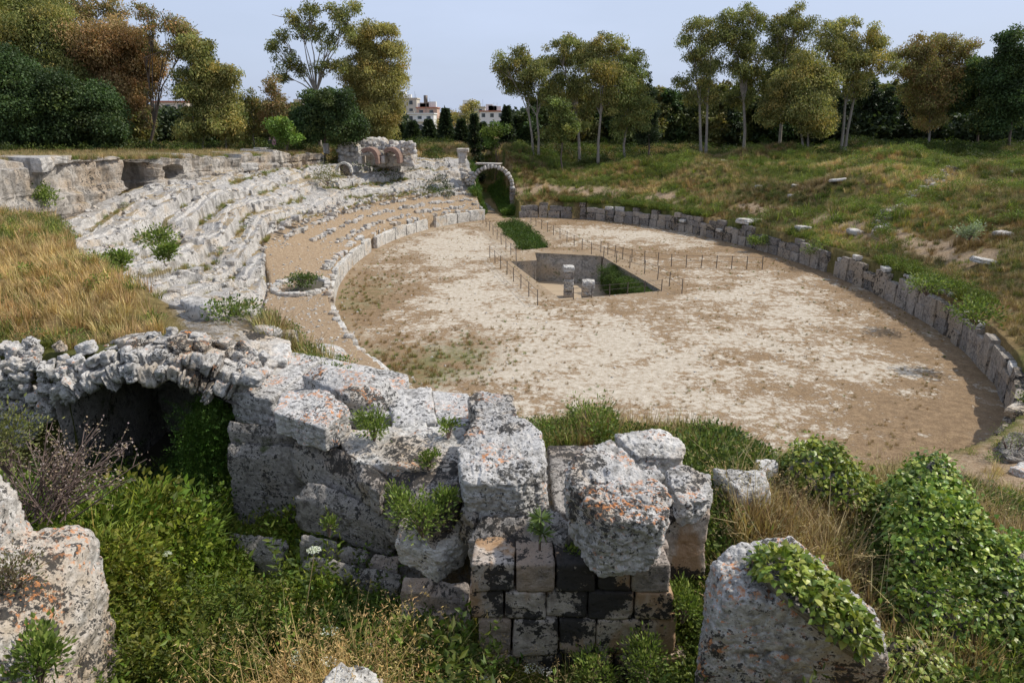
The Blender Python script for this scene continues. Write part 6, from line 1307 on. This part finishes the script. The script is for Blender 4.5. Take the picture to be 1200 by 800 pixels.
for i, (px, Y, top, w, kd) in enumerate(BG):
    side = 'left tree line' if px < 450 else ('middle grove' if px < 775 else 'right hand grove'); sec = [q for q in BG if (q[0] < 450) == (px < 450) and (450 <= q[0] < 775) == (450 <= px < 775)]
    order = sorted(q[0] for q in sec).index(px); nth = ['first', 'second', 'third', 'fourth', 'fifth', 'sixth', 'seventh', 'eighth', 'ninth', 'tenth', 'eleventh', 'twelfth', 'thirteenth', 'fourteenth', 'fifteenth', 'sixteenth', 'seventeenth', 'eighteenth', 'nineteenth', 'twentieth'][order]
    BL.append(f"{'narrow black green cypress' if kd else ('dark shaded evergreen' if i % 3 == 0 else 'dull olive broadleaf tree')} behind the {side}, {nth} from its left end")
for i, (px, Y, top, w, kd) in enumerate(BG): backdrop(px, Y, top, w, kd, i)
# far wood closing the horizon, too far to count
def far_wood():
    n = 1500; a = np.r_[RNG.uniform(-44, -9, n // 2), RNG.uniform(0, 44, n // 2)]; n = len(a); r = RNG.uniform(124, 170, n); x = r * np.sin(np.radians(a)); y = r * np.cos(np.radians(a))
    protos = []
    for i in range(3):
        rg = np.random.default_rng(50 + i); m = 420; p = rnd_dirs(rg, m) * (rg.random((m, 1)) ** .4) * [2.2, 2.2, 3.] + [0, 0, 3.]; D = rnd_dirs(rg, m); protos.append(proto('wood', [leaves(p, D, side_of(rg, D), .9, .55, np.array([(1, 1, 1)] * m) * rg.uniform(.6, 1.3, (m, 1)))]))
    sc = RNG.uniform(.6, 1.05, n); scatter('distant_wood', protos, np.c_[x, y, height(x, y) - .3], sc, np.array([(.035, .05, .02)]) * RNG.uniform(.7, 1.8, (n, 1)), .05)
    n = 1500; a = np.r_[RNG.uniform(-42, -5, 800), RNG.uniform(1, 42, 700)]; r = RNG.uniform(82, 112, 1500); r = np.where(a > 0, RNG.uniform(98, 122, 1500), r); x = r * np.sin(np.radians(a)); y = r * np.cos(np.radians(a))
    scatter('underwood', P_WEED, np.c_[x, y, height(x, y)], RNG.uniform(1.2, 3.6, 1500) , tint_var(1500, (.45, .5, .35), .5), .2)
far_wood()

# two visitors on the skyline at left, mostly hidden by the crest
def person(label, px, Y, top_col, leg_col, turn, seed):
    u, dy, dz = ray(px, 165); x = u * Y / dy; z0 = H(x, Y); root = empty('person', (x, Y, z0), turn); tag(root, label, 'person')
    J = [(0, 0, .95), (0, 0, 1.2), (0, 0, 1.42), (0, .01, 1.52), (0, -.01, 1.66), (-.19, 0, 1.40), (-.25, .02, 1.13), (-.22, -.12, .92), (.19, 0, 1.40), (.25, .03, 1.13), (.2, -.14, .95), (-.1, 0, .88), (-.12, -.05, .5), (-.12, .02, .08), (-.12, -.14, .04), (.1, 0, .88), (.12, .06, .5), (.12, .1, .08), (.12, -.06, .04)]
    E_ = [(0, 1), (1, 2), (2, 3), (3, 4), (2, 5), (5, 6), (6, 7), (2, 8), (8, 9), (9, 10), (0, 11), (11, 12), (12, 13), (13, 14), (0, 15), (15, 16), (16, 17), (17, 18)]
    Rr = [.15, .14, .16, .06, .10, .07, .05, .035, .07, .05, .035, .1, .075, .05, .04, .1, .075, .05, .04]
    me = bpy.data.meshes.new('body'); me.from_pydata(J, E_, []); o = mobj('body', me, root); m = o.modifiers.new('skin', 'SKIN'); sk = me.skin_vertices[0].data
    for i, r_ in enumerate(Rr): sk[i].radius = (r_, r_ * .8)
    sk[0].use_root = True; o.modifiers.new('sub', 'SUBSURF').levels = 1
    mt, n, l, b = newmat('clothes_' + str(seed)); sp = n.new('ShaderNodeSeparateXYZ'); tcn = n.new('ShaderNodeTexCoord'); l.new(tcn.outputs['Object'], sp.inputs[0])
    c = mixc(n, l, mrange(n, l, sp.outputs['Z'], .92, .94), leg_col, top_col); c = mixc(n, l, mrange(n, l, sp.outputs['Z'], 1.47, 1.49), c, (.45, .29, .21)); l.new(c, b.inputs['Base Color']); b.inputs['Roughness'].default_value = .9; me.materials.append(mt)
    P, F = hull_rock([Vector((a * .1, b_ * .1, 1.69 + c_ * .07)) for a in (-1, 1) for b_ in (-1, 1) for c_ in (-1, 1)], n=5, rough=.01, edge=3, seed=seed); mobj('hair', make_mesh('hair', P + [0, .02, .01], F, M_TWIG, True), root)
person('person in dark clothes standing on the left skyline beside the bright green bush', 316.5, 79.5, (.03, .03, .04), (.05, .05, .07), .4, 1)
person('person in a pinkish top standing just right of the dark clad one', 320.8, 79.0, (.42, .22, .24), (.06, .06, .09), -.5, 2)
def hole_rim():
    v = atY(352, 318, 41); root = empty('walkway_hole', (v.x, v.y, H(v.x, v.y))); tag(root, 'ring of pale stones round the overgrown hole in the sandy walkway', 'stone rim'); rr = random.Random(3)
    for i in range(22):
        a = i * 2 * math.pi / 22; x = v.x + 1.5 * math.cos(a); y = v.y + 2.3 * math.sin(a); s = rr.uniform(.3, .6); ub(UB_WHITE if i % 2 else UB_RUB, root, (x, y, H(x, y) + s * .15), (s * 1.2, s, s * .7), a + 1.57, name='stone')
    P, F = hull_rock([Vector((v.x + a * 1.35, v.y + b_ * 2.1, H(v.x, v.y) + c_)) for a in (-1, 1) for b_ in (-1, 1) for c_ in (-.3, .05)], n=10, rough=.03, edge=4, seed=5); mobj('dark_hollow', make_mesh('dark_hollow', P - np.array(root.location), F, M_SOIL, True), root)  # dark solid cap standing in for the shade down the hole
hole_rim()
for i, (px, py, Y, dims, lab) in enumerate([(29, 186, 40, (2.6, 1.2, .9), 'squared rock block on top of the rock face at far left'), (212, 190, 61, (1.3, 1.2, 1.3), 'left block of the pair standing over the small cave mouth'), (227, 189, 61, (1.3, 1.2, 1.5), 'right block of the pair standing over the small cave mouth'),
    (272, 192, 64, (4.5, 1.5, .8), 'long low wall remnant on the crest right of the cave blocks'), (308, 174, 78, (2.2, 1., .6), 'pale rounded boulder on the left skyline right of the two people'), (382, 170, 80, (.6, .6, 1.2), 'small white post like stone on the left skyline'), (60, 184, 43, (4., 1.2, .5), 'flat rock slab on the crest beside the far left block')]):
    v = atY(px, py, Y); z = H(v.x, v.y); o = mobj('rock_block', UB_TIER[i % 8], None, (v.x, v.y, max(z, v.z - dims[2] / 2) + dims[2] * .2)); o.scale = dims; o.rotation_euler = (.04, .03, .3 * i); tag(o, lab, 'rock block')
# ------------------------------------------------------------------ town beyond the trees
M_W1 = plain_mat('render_cream', (.55, .50, .42), .9, .08, .3); M_W2 = plain_mat('render_white', (.66, .66, .64), .9, .06, .3); M_W3 = plain_mat('render_pink', (.52, .36, .28), .9, .08, .3); M_ROOF = plain_mat('roof_red', (.40, .17, .11), .9, .15, .5); M_GL = plain_mat('window_dark', (.05, .06, .07), .3, .1, 1.); M_SH = plain_mat('shutter', (.12, .16, .15), .7, .2, 1.)
def boxm(name, x0, x1, y0, y1, z0, z1, mat):
    V = [(x, y, z) for x in (x0, x1) for y in (y0, y1) for z in (z0, z1)]; F = [(0, 1, 3, 2), (4, 6, 7, 5), (0, 4, 5, 1), (2, 3, 7, 6), (0, 2, 6, 4), (1, 5, 7, 3)]; return make_mesh(name, V, F, mat)
def building(label, x0, x1, ytop, Y, floors, mat, roof=None, tank=False, seed=0):
    a = atY(x0, ytop, Y); b = atY(x1, ytop, Y); zt = a.z; z0 = 7; w = b.x - a.x; root = empty('apartment_block', ((a.x + b.x) / 2, Y, z0)); tag(root, label, 'building'); rr = random.Random(seed)
    wallh = zt - z0; mobj('wall', boxm('wall', -w / 2, w / 2, 0, 11, 0, wallh, mat), root); rp = mobj('roof', boxm('roof', -w / 2 - .3, w / 2 + .3, -.4, 11.4, wallh + .01, wallh + .45, roof or mat), root)
    wm = boxm('window', -.55, .55, -.07, .05, 0, 1.5, M_GL); sm = boxm('shutter', -.95, -.56, -.1, .02, 0, 1.5, M_SH); bm_ = boxm('balcony', -1.3, 1.3, -1.1, 0, -.2, .75, mat)
    nx = max(2, int(w / 3.2)); fl = 3.1; k = 0
    for f in range(int(wallh / fl)):
        z = wallh - fl * (f + 1) + .9
        if z < 0 or f > 4: continue
        for i in range(nx):
            x = -w / 2 + w * (i + .5) / nx; o = mobj('window', wm, root, (x, 0, z)); mobj('shutter', sm, o)
            if rr.random() < .3: mobj('balcony', bm_, root, (x, 0, z - .3))
    if tank:
        for i in range(3): mobj('roof_house', boxm('roof_house', 0, rr.uniform(2, 4), 3, 6, wallh + .46, wallh + rr.uniform(1.8, 3.4), M_W2), root, (rr.uniform(-w / 2, w / 2 - 4), 0, 0))
    ant = [([(x, 2, wallh), (x, 2, wallh + rr.uniform(2, 4))], [.06, .04]) for x in [rr.uniform(-w / 2, w / 2) for _ in range(3)]]; mobj('antenna', tube_mesh('antenna', ant, M_STEEL, 4), root)
building('tall cream apartment block with stepped roof left of the gap', 463, 488, 116, 300, 6, M_W1, None, True, 1)
building('white apartment block with rows of windows under the tall cream one', 466, 508, 134, 270, 5, M_W2, None, False, 2)
building('apartment block with red roof structures beside the white one', 488, 512, 127, 285, 5, M_W3, M_ROOF, True, 3)
building('low cream block right of the red roofed one', 510, 545, 133, 310, 5, M_W1, None, False, 4)
building('long cream block at the right of the gap', 540, 568, 126, 330, 5, M_W1, None, True, 5)
building('white block with cluttered flat roof near the lone conifer', 562, 592, 131, 300, 5, M_W2, M_ROOF, True, 6)
building('pale block glimpsed between the leaning tree and the slender tree', 176, 218, 120, 230, 5, M_W1, M_ROOF, False, 7)
building('pink walled block half hidden behind the leaning tree', 158, 186, 132, 210, 5, M_W3, None, False, 8)
building('cream block glimpsed behind the tall open eucalyptus', 345, 368, 118, 260, 5, M_W1, None, False, 9)
def mast():
    v = atY(499, 112, 282); root = empty('roof_mast', (v.x, 281, 14)); tag(root, 'dark cylindrical antenna mast on the town roofs', 'mast'); h = v.z - 14
    mobj('pole', tube_mesh('pole', [([(0, 0, 0), (0, 0, h)], [.15, .12])], M_STEEL, 6), root); mobj('drum', tube_mesh('drum', [([(0, 0, h - 3), (0, 0, h - 3), (0, 0, h), (0, 0, h)], [.02, .8, .8, .02])], M_STEEL, 8), root)
mast()
